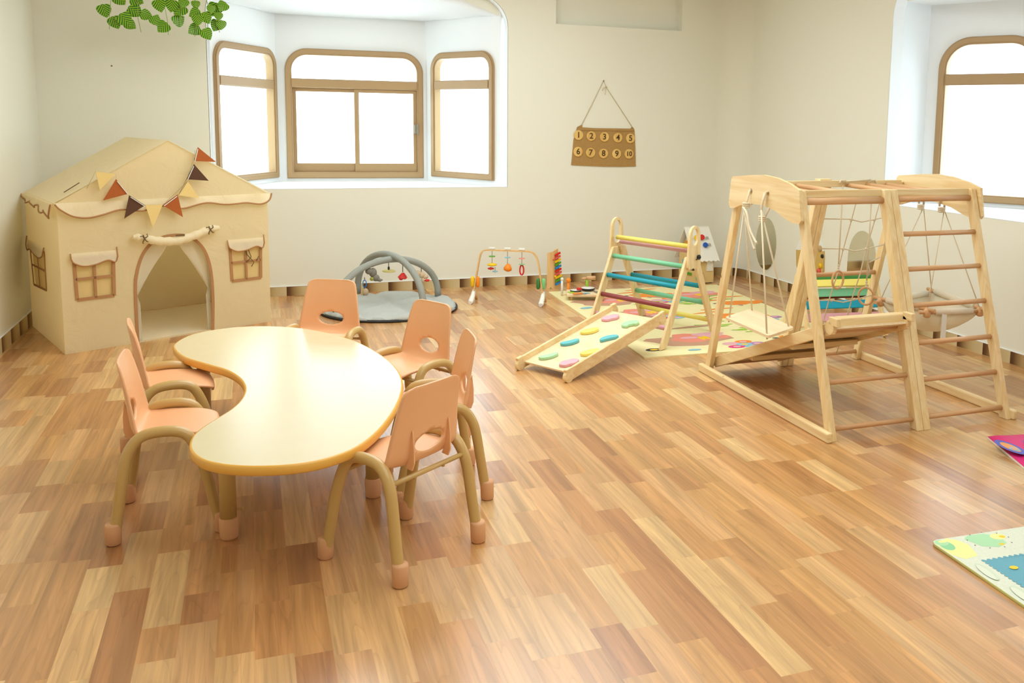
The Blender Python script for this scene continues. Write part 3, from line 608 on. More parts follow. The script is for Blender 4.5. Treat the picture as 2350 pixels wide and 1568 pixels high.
# slide board between the left and middle posts, high end at the front
sl0, sl1 = Vector((2.83, 4.87, .075)), Vector((2.83, 3.68, .545))
sd = (sl1-sl0).normalized(); sn = Vector((1, 0, 0)).cross(sd).normalized()
if sn.z < 0: sn = -sn
slide = obj('slide_board', MB().obox((sl0+sl1)/2-sn*.012, sd, (1, 0, 0), sn, (sl1-sl0).length/2, .205, .006), MAT['ply'], cf)
for x in (2.606, 3.046):
    sr = obj('slide_rail', MB().beam(Vector((x, sl0.y, sl0.z-.012)), Vector((x, sl1.y, sl1.z-.012)), .018, .062, up=sn), MAT['pineY'], slide, bevel=.004)
    obj('hook_block', MB().lathe((x-.012, sl1.y+.02, sl1.z-.015), (1, 0, 0), [(0, .036), (.024, .036)], 18, smooth=False).obox((x, sl1.y-.01, sl1.z+.02), (1, 0, 0), (0, 1, 0), (0, 0, 1), .012, .035, .02), MAT['pineY'], slide, bevel=.003)
obj('slide_step', MB().box(2.66, 3.07, 3.70, 3.76, .515, .572).box(2.66, 3.07, 3.76, 3.79, .50, .55), MAT['pineX'], slide, bevel=.006)
obj('slide_batten', MB().box(2.62, 3.03, 4.05, 4.10, .335, .36), MAT['pineX'], slide); obj('slide_batten', MB().box(2.62, 3.03, 4.45, 4.50, .175, .20), MAT['pineX'], slide)
rung(.50, XA+.02, XM-.035, fy, .014)
# rope net on the back of the right half
net = MB()
def npt(x, z, dy=0): return (x, by(z)-.03+dy, z)
for x in (3.33, 3.50): net.tube([npt(x+.02, 1.15), npt(x+.012, .94), npt(x, .76), npt(x-.01, .60, -.01), npt(x-.02, .43), npt(x-.03, .2), npt(x-.04, .06)], .004, 7)
for z in (.95, .765, .43): net.tube([npt(XM+.05, z+.01), npt(3.33, z+.004), npt(3.42, z-.016), npt(3.5, z-.004), npt(XB-.02, z+.02)], .004, 7)
for x in (3.33, 3.50):
    for z in (.945, .762, .43): net.ball(npt(x+.01 if z > .9 else x, z), .0085, n=8)
nt_ = obj('rope_net', net, MAT['rope'], cf)
# trapeze rings
for i, x in enumerate((3.195, 3.40)):
    y = 4.49; z0 = .608 if i == 0 else .50
    rp_ = MB().tube([(x+.004, y, 1.16), (x, y, z0+.055)], .0042, 8)
    for a in range(3): rp_.ball((x, y, z0+.058+.014*a), .008, n=8)
    ang = .55 if i == 0 else 2.35
    if i: rp_.tube([(x, y, .70), (x+.03, y-.01, .715), (x+.07, y-.02, .735)], .004, 6).tube([(x, y, .70), (x+.015, y, .66), (x+.01, y, .62)], .0042, 6)
    # knot around the top rungs
    rp_.tube([(x-.02, y, 1.175), (x-.01, y, 1.192), (x+.02, y, 1.192), (x+.03, y, 1.17)], .006, 8)
    if i == 0: rp_.tube([(x, y, 1.185), (x+.07, y+.0, 1.188), (x+.2, y, 1.195)], .005, 8)
    ro = obj('ring_rope', rp_, MAT['rope'], cf)
    e = Vector((cos(ang), sin(ang), 0)) if i else Vector((1, .15, 0)).normalized()
    obj('trapeze_ring', MB().tube([Vector((x, y, z0))+e*.043*cos(a*2*pi/28)+Vector((0, 0, .052*sin(a*2*pi/28))) for a in range(28)], .0065, 8, closed=True), MAT['beech'], ro)

# swing hung from the left end board
sw = thing('board_swing', 'flat wooden swing seat hanging on white ropes at the climbing frame\'s left end', 'swing', (2.53, 4.25, .44))
qs = [Vector((2.410, 4.41, .445)), Vector((2.672, 4.575, .449)), Vector((2.638, 4.07, .447)), Vector((2.402, 3.935, .445))]
qs = [Vector((2.53, 4.25, .445))+(q-Vector((2.53, 4.25, .445)))*1.0 for q in qs]
ol = []
for i in range(4):
    p, a, b = qs[i], qs[i-1], qs[(i+1) % 4]
    for t in (0, .5, 1):
        u1 = p+(a-p).normalized()*.02; u2 = p+(b-p).normalized()*.02; ol.append((u1*(1-t)**2+p*2*t*(1-t)+u2*t*t))
obj('swing_seat', MB().prism([(p.x, p.y) for p in ol], (0, 0, .437), (1, 0, 0), (0, 1, 0), (0, 0, .014)), MAT['ply'], sw)
for (hy, qa, qb) in ((4.375, 0, 1), (4.20, 3, 2)):
    rp_ = MB()
    for q in (qa, qb):
        c = Vector((2.53, 4.25, .44)); p = qs[q]+(c-qs[q])*.12
        rp_.tube([(2.49, hy, 1.06), p+Vector((0, 0, -.02))], .0048, 8)
    rp_.tube([(2.49, hy, 1.06), (2.505, hy, 1.10), (2.522, hy+.006, 1.15), (2.548, hy+.006, 1.158), (2.555, hy, 1.14), (2.55, hy-.004, 1.10), (2.535, hy, 1.08), (2.50, hy-.008, 1.06)], .006, 8) if hy > 4.3 else rp_.tube([(2.49, hy, 1.02), (2.50, hy+.012, 1.09), (2.515, hy, 1.155), (2.545, hy, 1.16), (2.552, hy, 1.13), (2.53, hy-.012, 1.07), (2.50, hy-.01, 1.01)], .0065, 8).tube([(2.505, hy+.02, 1.0), (2.505, hy+.026, 1.07), (2.515, hy+.012, 1.15)], .0065, 8)
    zk = 1.06 if hy > 4.3 else 1.005
    for a in range(3): rp_.tube([Vector((2.497+.016*cos(t*pi/5), hy+.016*sin(t*pi/5), zk+.010*a)) for t in range(10)], .0055, 7, closed=True)
    if hy > 4.3: rp_.tube(spline([(2.48, hy, 1.06), (2.47, hy-.06, 1.03), (2.46, hy-.11, .96), (2.455, hy-.17, .91), (2.45, hy-.21, .89)], 5, False), .006, 8).tube(spline([(2.48, hy-.01, 1.05), (2.465, hy-.08, .97), (2.455, hy-.15, .89), (2.45, hy-.19, .855)], 5, False), .006, 8)
    obj('swing_rope', rp_, MAT['rope'], sw)

# canvas baby swing hung from the right end board
ct = thing('canvas_baby_swing', 'cream canvas sling swing on wooden dowels at the climbing frame\'s right end', 'swing', (3.67, 4.25, .45))
cz = .485
cc = [Vector((3.43, 4.39, cz)), Vector((3.93, 4.54, cz)), Vector((3.82, 4.01, cz-.005)), Vector((3.50, 4.07, cz-.005))]
bowl = []; fs = []; n = 14
for j in range(n+1):
    for i in range(n+1):
        p = (cc[0].lerp(cc[1], i/n)).lerp(cc[3].lerp(cc[2], i/n), j/n); q = Vector(p); e = (sin(pi*i/n)*sin(pi*j/n))**.38 if 0 < i < n and 0 < j < n else 0
        q.z -= .155*e; bowl.append(q)
for j in range(n):
    for i in range(n): k = j*(n+1)+i; fs.append((k, k+1, k+n+2, k+n+1))
obj('canvas_seat', MB().add(bowl, fs, 0, True), MAT['canvas'], ct, solid=.004)
for i in range(4):
    a, b = cc[i], cc[(i+1) % 4]; d = (b-a).normalized()
    obj('dowel', MB().tube([a-d*.05+Vector((0, 0, .004*(i % 2)*4)), b+d*.05+Vector((0, 0, .004*(i % 2)*4))], .0105, 10), MAT['beech'], ct)
    sl = MB(); sl.tube([a+d*.05+Vector((0, 0, .004*(i % 2)*4)), b-d*.05+Vector((0, 0, .004*(i % 2)*4))], .019, 12)
    obj('fabric_sleeve', sl, MAT['canvas'], ct)
    obj('corner_bead', MB().lathe(a+Vector((0, 0, -.03)), (0, 0, 1), [(0, .012), (.006, .02), (.04, .02), (.052, .012)], 12), MAT['beech'], ct)
obj('strap', MB().obox(cc[3].lerp(cc[2], .3)+Vector((-.0, -.012, -.082)), (1, 0, 0), (0, 1, 0), (0, 0, 1), .016, .003, .078), MAT['white'], ct)
for hy, ids in ((4.375, (0, 1)), (4.20, (3, 2))):
    r_ = MB()
    for k in ids: r_.tube([(3.69, hy, 1.04), cc[k]+Vector((0, 0, .01))], .0032, 7)
    r_.tube([(3.69, hy, 1.04), (3.69, hy, 1.12), (3.675, hy, 1.16), (3.655, hy, 1.15), (3.655, hy, 1.06)], .006, 8)
    for a in range(3): r_.tube([Vector((3.67+.016*cos(t*pi/5), hy+.016*sin(t*pi/5), 1.03+.01*a)) for t in range(10)], .0055, 7, closed=True)
    obj('swing_rope', r_, MAT['rope'], ct)

# ================================================================== PRINTED PLAY MAT
MA = [(2.321, 5.30), (3.93, 5.225), (4.05, 7.60), (2.419, 7.68)]
pm = thing('play_mat', 'pale yellow play mat printed with orange foxes and salmon animals, under the coloured climber', 'mat', (3.1, 6.4, 0))
obj('mat_base', MB().prism(MA, (0, 0, .0), (1, 0, 0), (0, 1, 0), (0, 0, .009)), MAT['matb'], pm)
pr = MB(); PMATS = [SALM, ORANGE, LIME, LBLUE, PURP, MAG, MAT['brownblob'], YB, BLACK, PINK]
zc_ = [.0093]
def blob(x, y, rx, ry, rot, mi, n=18, wob=.0, seed=0):
    zc_[0] += .000012
    vs = []
    for i in range(n):
        a = 2*pi*i/n; r = 1+wob*sin(3*a+seed)+wob*.6*sin(5*a+seed*2); px, py = rx*r*cos(a), ry*r*sin(a)
        vs.append((x+px*cos(rot)-py*sin(rot), y+px*sin(rot)+py*cos(rot), zc_[0]))
    pr.add(vs, [tuple(range(n))], mi)
def ring_(x, y, rx, ry, rot, mi, mi2): blob(x, y, rx, ry, rot, mi); blob(x, y, rx*.45, ry*.45, rot, mi2)
def fox(x, y, r=0):
    blob(x, y, .16, .085, r, 1, wob=.12, seed=1); blob(x+.17*cos(r), y+.17*sin(r)-.02, .09, .05, r+.6, 1); blob(x-.12*cos(r+.8), y+.16, .15, .02, r+.15, 1); blob(x-.19, y+.02, .03, .015, r, 8); blob(x+.05, y+.26, .16, .022, .05, 1); blob(x-.02, y-.1, .02, .03, r, 6)
def elephant(x, y, r=0):
    blob(x-.1, y-.07, .30, .14, r-.08, 6, wob=.15, seed=.5); blob(x, y, .22, .12, r, 0, wob=.16, seed=2); blob(x+.12, y+.06, .12, .07, r, 9, wob=.1); blob(x-.06, y+.01, .07, .03, r, 9); blob(x+.02, y-.03, .02, .05, r, 7); blob(x+.06, y-.02, .02, .05, r, 7)
def flower(x, y):
    for i, mi in enumerate((4, 1, 9, 5, 3)): a = 2*pi*i/5; ring_(x+.1*cos(a), y+.075*sin(a), .065, .04, 0, mi, 9)
    ring_(x, y, .06, .04, 0, 3, 7)
def grass(x, y):
    for i in range(6): blob(x+random.uniform(-.13, .13), y+random.uniform(-.09, .09), .065, .012, random.uniform(-.3, .3), 2, 8)
elephant(2.90, 5.70); elephant(2.90, 6.62); elephant(3.62, 7.2, .1); elephant(2.86, 7.15)
fox(3.46, 6.30); fox(3.20, 7.28); fox(3.62, 5.50); fox(3.80, 6.75)
flower(3.12, 5.42); flower(3.28, 7.0); flower(3.02, 6.42); flower(3.7, 6.15)
for g in ((3.42, 5.82), (3.60, 5.95), (3.08, 6.95), (3.2, 6.05), (3.7, 7.0), (3.45, 6.9)): grass(*g)
blob(3.05, 6.02, .22, .025, .1, 6); blob(2.46, 5.46, .06, .035, 0, 8); blob(2.46, 5.46, .03, .018, 0, 7); blob(2.72, 5.38, .05, .02, 0, 3); blob(2.62, 6.35, .07, .03, 0, 9); blob(2.50, 6.9, .06, .03, .3, 3); blob(2.56, 6.1, .05, .02, .1, 0)
obj('printed_animals', pr, PMATS, pm, recalc=False)

# ================================================================== CLIMBING TRIANGLE
RFp, RRp, LRp = Vector((2.515, 5.447, .011)), Vector((3.109, 5.857, .011)), Vector((2.817, 6.483, .011)); LFp = RFp+LRp-RRp
tri = thing('climbing_triangle', 'folding wooden climbing triangle with rungs painted in pastel colours', 'climbing triangle', ((RFp+LRp)/2)[:])
tri.location.z = .011
ax = (LRp-RRp).normalized(); fo_ = (RRp-RFp).normalized()
def tri_side(bF, bR, x):
    mid = (bF+bR)/2; top = Vector((mid.x, mid.y, .56))
    for b_, s_ in ((bF, -1), (bR, 1)):
        q = Vector((mid.x, mid.y, .60))+fo_*s_*.045
        obj('leg', MB().beam(b_+Vector((0, 0, .0)), q, .024, .062, up=fo_.cross(Vector((0, 0, 1)))) if False else MB().prism([(-.040, 0), (.040, 0), (.036, 1), (-.036, 1)], b_-ax*.012, fo_, q-b_, ax*.024), MAT['pineZ'], tri, bevel=.006)
    o = Vector((mid.x, mid.y, 0))-ax*(.012 if x else -.012)
    ol = [(-.088, .53), (-.07, .515), (.07, .515), (.088, .53), (.078, .70)]+arc(0, .738, .074, 0, pi, 14)+[(-.078, .70)]
    hl = [arc(0, .752, .040, 0, pi, 10)+arc(0, .715, .040, pi, 2*pi, 10)]
    if not x: hl = [arc(0, .748, .044, 0, pi, 10)+arc(0, .665, .044, pi, 2*pi, 10)]
    obj('handle_plate', MB().sheet(ol, hl, o, fo_, (0, 0, 1), ax*(.018 if not x else -.018)), MAT['pineZ'], tri)
tri_side(RFp, RRp, 1); tri_side(LFp, LRp, 0)
obj('wing_bolt', MB().lathe(((RFp+RRp)/2)+Vector((0, 0, .58))-ax*.03+fo_*.045, -ax, [(0, .016), (.012, .018), (.022, .008)], 10).tube([((RFp+RRp)/2)+Vector((0, 0, .575))-ax*.045+fo_*.045, ((RFp+RRp)/2)+Vector((0, 0, .57))-ax*.05-fo_*.01], .004, 6).ball(((RFp+RRp)/2)+Vector((0, 0, .50))-ax*.03-fo_*.02, .009, n=8), BLACK, tri)
mid = (RFp+RRp)/2
for z, m, s_, nm in ((.667, YEL, 0, 'yellow'), (.535, MINT, 0, 'mint green'), (.402, TEAL, 0, 'teal'), (.271, MAR, 0, 'maroon'), (.14, PINK, 0, 'pink'), (.63, PINK, 1, 'pink'), (.499, MAR, 1, 'maroon'), (.364, TEAL, 1, 'teal'), (.233, MINT, 1, 'mint green'), (.096, YEL, 1, 'yellow')):
    b_ = RRp if s_ else RFp; q = Vector((mid.x, mid.y, .60))+fo_*(1 if s_ else -1)*.045
    t_ = min((z-.011)/(.60-.011), 1.08); p = b_.lerp(q, t_); p.z = z
    obj('rung', MB().tube([p, p+(LRp-RRp)], .017, 14), m, tri, nm+' rung')

# ramp with eight stepping holds, hooked on the triangle
rt = thing('climbing_ramp', 'pale wooden ramp with eight pastel climbing holds leaning on the climbing triangle', 'ramp', (1.62, 5.2, 0))
a0, a1 = Vector((1.515, 5.285, .05)), Vector((1.70, 4.955, .05)); b1, b0 = Vector((2.43, 5.34, .245)), Vector((2.235, 5.665, .245))
def rp2(u, v, h=0): # u across 0..1 (far->near), v along 0..1
    p = a0.lerp(a1, u).lerp(b0.lerp(b1, u), v); return p+rn*h
rn = (b0-a0).cross(a1-a0).normalized()
if rn.z < 0: rn = -rn
dd = [rp2(0, 0), rp2(1, 0), rp2(1, 1), rp2(0, 1)]
obj('ramp_panel', MB().add([p for p in dd]+[p-rn*.01 for p in dd], [(0, 1, 2, 3), (7, 6, 5, 4), (0, 4, 5, 1), (1, 5, 6, 2), (2, 6, 7, 3), (3, 7, 4, 0)]), MAT['ply'], rt)
for u in (-.02, 1.02):
    r_ = obj('side_rail', MB().beam(rp2(u, -.03, -.002), rp2(u, 1.03, -.002), .018, .075, up=rn), MAT['pineX'], rt, bevel=.004)
    for v, sgn in ((-.035, -1), (1.03, 1)):
        pc = rp2(u, v, -.01); aa = (a1-a0).normalized()
        obj('hook_end', MB().lathe(pc-aa*.012, aa, [(0, .036), (.024, .036)], 18, smooth=False).obox(pc+Vector((0, 0, .02)), (b0-a0).normalized(), aa, rn, .022, .012, .03), MAT['pineX'], r_, bevel=.003)
holds = [(.30, .12, MINT, 0), (.78, .10, PINK, 1), (.26, .37, AQUA, 2), (.82, .30, YEL, 3), (.24, .60, YEL, 3), (.75, .55, AQUA, 4), (.22, .86, PINK, 1), (.72, .82, MINT, 5)]
HN = ['mint', 'pink', 'aqua', 'yellow']
ru = (b0-a0).normalized(); rv = (a1-a0).normalized()
for i, (u, v, m, kd) in enumerate(holds):
    c = rp2(u, v, .001); n = 24; ol = []
    for k in range(n):
        a = 2*pi*k/n; r = 1
        x, y = .062*cos(a), .036*sin(a)
        if kd in (0, 2, 4): y += (1 if kd != 4 else -1)*(-.9*(.030-.45*x*x/.062*1.0) if sin(a)*(1 if kd != 4 else -1) > 0 else 0)+(.012 if kd != 4 else -.012)
        if kd == 1: y *= 1+.25*cos(2*a*1.5)**2-.15
        if kd == 3: y = y*(.6 if sin(a) > 0 else 1.1)
        if kd == 5: x, y = x*.95, y*1.1-(.018 if abs(cos(a)) < .4 and sin(a) < 0 else 0)*-1
        ol.append((x, y))
    e1 = (rv*.8+ru*-.2).normalized(); e1 = (Vector((1, -.1, 0))-rn*Vector((1, -.1, 0)).dot(rn)).normalized(); e2 = rn.cross(e1)
    obj('climbing_hold', MB().prism(ol, c, e1, e2, rn*.018), m if m is not MINT else C('pale_mint', (176, 226, 172)), rt, {id(MINT): 'mint', id(PINK): 'pink', id(AQUA): 'aqua', id(YEL): 'yellow'}[id(m)]+' climbing hold', bevel=.003)

# ================================================================== RAINBOW ARCH behind the climbing frame
ra = thing('rainbow_climbing_arch', 'wooden climbing arch with rainbow-coloured slats behind the climbing frame', 'climbing arch', (3.93, 5.66, 0))
e1 = Vector((1, -.14, 0)).normalized(); e2 = Vector((.14, 1, 0)).normalized()
c0 = Vector((3.66, 5.62, 0)); RW = .60
for u in (0, RW):
    p0 = c0+e1*u; zf = .021 if u == 0 else .01
    for sg in (-1, 1):
        obj('side_leg', MB().beam(p0+e2*.21*sg+Vector((0, 0, zf)), p0+e2*.02*sg+Vector((0, 0, .40)), .022, .05, up=e2), MAT['pineZ'], ra, bevel=.004)
    obj('side_head', MB().lathe(p0+Vector((0, 0, .405))-e1*.011, e1, [(0, .045), (.022, .045)], 16, smooth=False), MAT['pineZ'], ra)
GLS = C('leaf_green', (96, 190, 120))
for sg, z, m in ((-1, .315, MINT), (-1, .235, BLUE), (-1, .15, PINK), (-1, .052, MAR), (0, .375, YEL), (1, .412, GLS), (1, .28, DRED), (1, .20, YEL)):
    off_ = (.21-.19*z/.40)*sg if sg else -.035; tn = (Vector((0, 0, .40))-e2*.19*sg).normalized() if sg else (Vector((0, 0, .6))+e2*.6).normalized()
    if z > .4: off_ = .03
    nn = e1.cross(tn); p = c0+e2*off_+nn*(-.02 if sg < 0 else .02)*(1 if sg else 0)+Vector((0, 0, z))
    obj('slat', MB().obox(p+e1*(RW/2), e1, tn, nn, RW/2+.005, .030, .008), m, ra, bevel=.004)

# ================================================================== THINGS ON AND BY THE WALLS
def disc_on_right_wall(name, label, cat, pts, y, z, tilt=0, mats=None, depth=.006):
    c, s = cos(tilt), sin(tilt); P = [(a*c-b*s, a*s+b*c) for a, b in pts]
    o = obj(name, MB().prism(P, (XR-.0005, y, z), (0, 1, 0), (0, 0, 1), (-depth, 0, 0)), mats or MAT['mirror']); return tag(o, label, cat)
disc_on_right_wall('wall_mirror', 'oval mirror stuck low on the right wall behind the board swing', 'mirror', arc(0, 0, .185, 0, 2*pi, 28, .25)[:-1], 7.56, .385, .06)
disc_on_right_wall('wall_mirror', 'arched mirror on the right wall seen through the rope net', 'mirror', [(-.21, -.27), (.17, -.27)]+arc(-.02, .06, .185, 0, pi, 18, .26), 6.10, .36, 0)
rk = thing('rocket_activity_panel', 'tan wooden wall panel with white pointed top and blue tip on the right wall', 'activity panel', (XR-.01, 6.78, .3))
wy = lambda pts: [(y-6.8, z-.31) for y, z in pts]
def wp(nm, pts, m, d=.012, x=XR-.001): obj(nm, MB().prism(wy(pts), (x, 6.8, .31), (0, 1, 0), (0, 0, 1), (-d, 0, 0)), m, rk)
wp('panel_board', [(6.63, .20), (6.97, .20), (7.01, .26), (7.025, .40), (6.60, .445), (6.59, .28)], C('tan_board', (208, 172, 92)))
wp('white_top', [(6.60, .445), (7.025, .40), (6.99, .48), (6.90, .54), (6.78, .575), (6.72, .572), (6.64, .51)], MAT['white'])
wp('blue_tip', [(6.685, .562), (6.755, .562), (6.72, .605)], NAVY, .016)
for nm, y, z, r, m in (('rocket_window', 6.65, .46, .028, C('tan_board2', (200, 160, 100))), ('dark_dial', 6.61, .40, .018, BLACK), ('yellow_knob', 6.63, .315, .024, YB), ('coral_knob', 6.65, .265, .026, CORAL), ('mint_knob', 6.67, .235, .018, MINT)):
    obj(nm, MB().lathe((XR-.013, y, z), (-1, 0, 0), [(0, r), (.01, r*.9)], 14), m, rk)
obj('antenna', MB().tube([(XR-.01, 6.70, .608), (XR-.05, 6.62, .63)], .004, 6), MAT['beech'], rk)

# burlap number hanging
bn = thing('number_wall_hanging', 'brown burlap wall hanging with ten numbered wood discs above the climbing ramp', 'wall hanging', (3.1, YB_-.01, 1.1))
q = [(2.780, 1.107), (2.90, 1.100), (3.10, 1.092), (3.28, 1.090), (3.432, 1.094), (3.425, 1.25), (3.416, 1.38), (3.410, 1.44), (3.398, 1.462), (3.382, 1.468), (3.372, 1.452), (3.2, 1.448), (3.0, 1.452), (2.885, 1.458), (2.882, 1.482), (2.868, 1.476), (2.835, 1.460), (2.826, 1.43), (2.80, 1.34), (2.79, 1.22)]
fab = obj('burlap_panel', MB().prism(q, (0, YB_-.002, 0), (1, 0, 0), (0, 0, 1), (0, -.006, 0)), MAT['burlap'], bn)
obj('folded_hem', MB().box(2.835, 3.405, YB_-.014, YB_-.007, 1.428, 1.452), MAT['burlap'], fab, bevel=.003)
obj('hanging_cord', MB().tube([(2.875, YB_-.01, 1.478), (3.088, YB_-.006, 1.892), (3.115, YB_-.006, 1.835), (3.388, YB_-.01, 1.465)], .0028, 6).tube([(3.118, YB_-.008, 1.835), (3.09, YB_-.012, 1.83), (3.075, YB_-.01, 1.80)], .0028, 6).tube([(3.115, YB_-.008, 1.835), (3.105, YB_-.012, 1.80), (3.105, YB_-.01, 1.765)], .0022, 6).ball((3.117, YB_-.01, 1.837), .007, n=8), MAT['jute'], bn)
obj('nail', MB().lathe((3.088, YB_-.0, 1.892), (0, -1, 0), [(0, .003), (.012, .003), (.014, .006)], 8), MAT['steel'], bn)
D = [(2.845, 1.385), (2.971, 1.377), (3.103, 1.371), (3.24, 1.365), (3.368, 1.360), (2.843, 1.231), (2.967, 1.223), (3.096, 1.216), (3.23, 1.213), (3.356, 1.212)]
for i, (x, z) in enumerate(D):
    dk = obj('wood_disc', MB().lathe((x, YB_-.008, z), (0, -1, 0), [(0, .044), (.002, .046), (.008, .046), (.010, .043)], 22, smooth=False), MAT['disc'], bn)
    cu = bpy.data.curves.new('numeral', 'FONT'); cu.body = str(i+1); cu.size = .075 if i < 9 else .062; cu.align_x = 'CENTER'; cu.align_y = 'CENTER'; cu.extrude = .0008; cu.offset = .0012
    to = bpy.data.objects.new('numeral', cu); dg = bpy.context.evaluated_depsgraph_get(); COL.objects.link(to); dg.update()
    me = bpy.data.meshes.new_from_object(to.evaluated_get(dg)); COL.objects.unlink(to); bpy.data.objects.remove(to)
    no = bpy.data.objects.new('numeral', me); me.materials.clear(); me.materials.append(MAT['ink']); COL.objects.link(no); no.parent = dk
    me.transform(world_inv(dk) @ Matrix.Translation((x, YB_-.0195, z)) @ Matrix.Rotation(pi/2, 4, 'X'))

# baby gym (bent beech bow with hanging toys)
bg_ = thing('baby_gym', 'bent wooden baby gym with hanging toys standing by the back wall', 'baby gym', (1.95, 7.35, 0))
gl, gr = Vector((1.70, 7.46, 0)), Vector((2.225, 7.20, 0)); gd = (gr-gl).normalized(); gn = Vector((gd.y, -gd.x, 0))
def gp(u, z, o=0): return gl+gd*u+Vector((0, 0, z))+gn*o
GW = (gr-gl).length
bow = spline([gp(0.0, .06), gp(.02, .2), (gp(.048, .36)), gp(.065, .415), gp(.10, .438), gp(.2, .44), gp(.4, .438), gp(GW-.11, .435), gp(GW-.07, .41), gp(GW-.045, .35), gp(GW-.02, .2), gp(GW, .06)], 5, False)
fb = MB()
for a, b in zip(bow[:-1], bow[1:]): fb.beam(a, b, .011, .032, up=gn)
obj('bow', fb, MAT['beechZ'], bg_)
for u, s_ in ((0, -1), (GW, 1)):
    p = gp(u, .06); a_ = p+Vector((0, 0, .02)); b_ = gp(u-.0, .03, .10); 
    obj('foot', MB().tube([gp(u, .10, -.01), gp(u, .05, .04), gp(u, .022, .10), gp(u, .016, .13)], [.012, .02, .022, .016], 12), MAT['white'], bg_)
    obj('back_foot', MB().tube([gp(u, .09, 0), gp(u+.01, .01, -.06)], .012, 8), MAT['beechZ'], bg_)
for u, m1, m2 in ((.012, YB, ORANGE), (GW-.02, C('deep_green', (60, 130, 60)), C('soft_green', (130, 200, 130)))):
    zz = .17
    obj('leg_ring', MB().lathe(gp(u-.022, zz, .0), (0, .0, 1), [(-.045, .010), (-.03, .017), (.03, .017), (.045, .010)], 10), m1, bg_, 'coloured leg roller'); obj('leg_ring', MB().lathe(gp(u+.022, zz, .0), (0, 0, 1), [(-.045, .010), (-.03, .017), (.03, .017), (.045, .010)], 10), m2, bg_, 'coloured leg roller')
for u in (.155, .285, .405): obj('clip', MB().obox(gp(u, .456), gd, gn, (0, 0, 1), .026, .014, .007), MAT['white'], bg_)
def hang(name, label, u, parts, z0=.432):
    t = thing(name, label, 'toy', tuple(gp(u, z0)))
    for nm, mb, m in parts: obj(nm, mb, m, t)
def flat(u, z, r, h=.006, o=0): return MB().lathe(gp(u, z, o), (0, 0, 1), [(-h, r*.3), (-h*.5, r), (h*.5, r), (h, r*.3)], 16)
hang('hanging_toy', 'yellow, green and red disc toy hanging from the wooden baby gym', .155, [('string', MB().tube([gp(.155, .432), gp(.155, .33)], .002, 5).tube([gp(.145, .30), gp(.145, .27)], .002, 5).tube([gp(.18, .30), gp(.18, .25)], .002, 5), MAT['cord']), ('green_disc', flat(.155, .388, .026), GREEN), ('yellow_disc', flat(.155, .318, .038, .013), YB), ('red_disc', flat(.145, .285, .026, .009), RED), ('pale_disc', flat(.18, .262, .022, .005), LBLUE)])
hang('hanging_toy', 'orange dome toy hanging from the middle of the wooden baby gym', .285, [('string', MB().tube([gp(.285, .432), gp(.285, .33)], .002, 5), MAT['cord']), ('blue_disc', flat(.285, .382, .025, .005), LBLUE), ('orange_dome', MB().lathe(gp(.285, .275), (.15, 0, 1), [(-.01, .012), (0, .033), (.02, .034), (.045, .02), (.055, .008)], 16), ORANGE)])
hang('hanging_toy', 'red ring toy hanging from the right of the wooden baby gym', .405, [('string', MB().tube([gp(.405, .432), gp(.405, .32)], .002, 5), MAT['cord']), ('pink_disc', flat(.405, .378, .026, .004), SALM), ('green_leaf', flat(.405, .328, .024, .004), C('soft_green', (130, 200, 130))), ('red_ring', MB().tube([gp(.405, .28)+gd*.016*cos(a*pi/12)+Vector((0, 0, .04*sin(a*pi/12))) for a in range(24)], .0065, 8, closed=True), RED)])

# grey play gym with crossed padded arches
pg = thing('grey_play_gym', 'round grey quilted play mat with two crossed padded arches near the back wall', 'play gym', (1.0, 7.38, 0))
GC = Vector((.99, 7.36, 0)); GR = .535
vs = []; fs = []; nr_, na = 22, 72
pet = 8
def quilt(x, y):
    r = sqrt(x*x+y*y)/GR; a = atan2(y, x)
    seam = min(abs(((x*cos(k*pi/3)+y*sin(k*pi/3))+.13) % .36-.18) for k in (0.2, 1.2, 2.2))
    return .022+.03*min(1, (seam/.06))**.6
for i in range(nr_+1):
    for j in range(na):
        r = GR*i/nr_; a = 2*pi*j/na; rr = r*(1+.015*sin(pet*a)*(i/nr_)); x, y = rr*cos(a), rr*sin(a); h = quilt(x, y)
        if i == nr_: h = .02
        vs.append((GC.x+x, GC.y+y, h))
for j in range(na): vs.append((GC.x+(GR-.02)*cos(2*pi*j/na), GC.y+(GR-.02)*sin(2*pi*j/na), .001))
for i in range(nr_+1):
    for j in range(na): k = i*na; fs.append((k+j, k+(j+1) % na, k+na+(j+1) % na, k+na+j))
obj('quilted_mat', MB().add(vs, fs, 0, True), MAT['grey'], pg)
obj('care_label', MB().box(1.10, 1.16, 6.83, 6.845, .006, .022).box(1.15, 1.18, 6.80, 6.82, .004, .018), MAT['white'], pg)
obj('dark_binding', MB().tube([(GC.x+(GR-.004)*cos(2*pi*j/48), GC.y+(GR-.004)*sin(2*pi*j/48), .012) for j in range(48)], .011, 8, closed=True), MAT['dark'], pg)
def archp(a, b, h, n=24): return [a.lerp(b, .5-.5*cos(pi*i/n))+Vector((0, 0, .045+h*sin(pi*i/n)**.85)) for i in range(n+1)]
A1, A2, B1, B2 = Vector((.565, 7.13, 0)), Vector((1.42, 7.56, 0)), Vector((.80, 7.86, 0)), Vector((1.20, 6.98, 0))
for a, b, h in ((A1, A2, .355), (B1, B2, .385)):
    obj('padded_arch', MB().tube(archp(a, b, h), .026, 14), MAT['greytube'], pg)
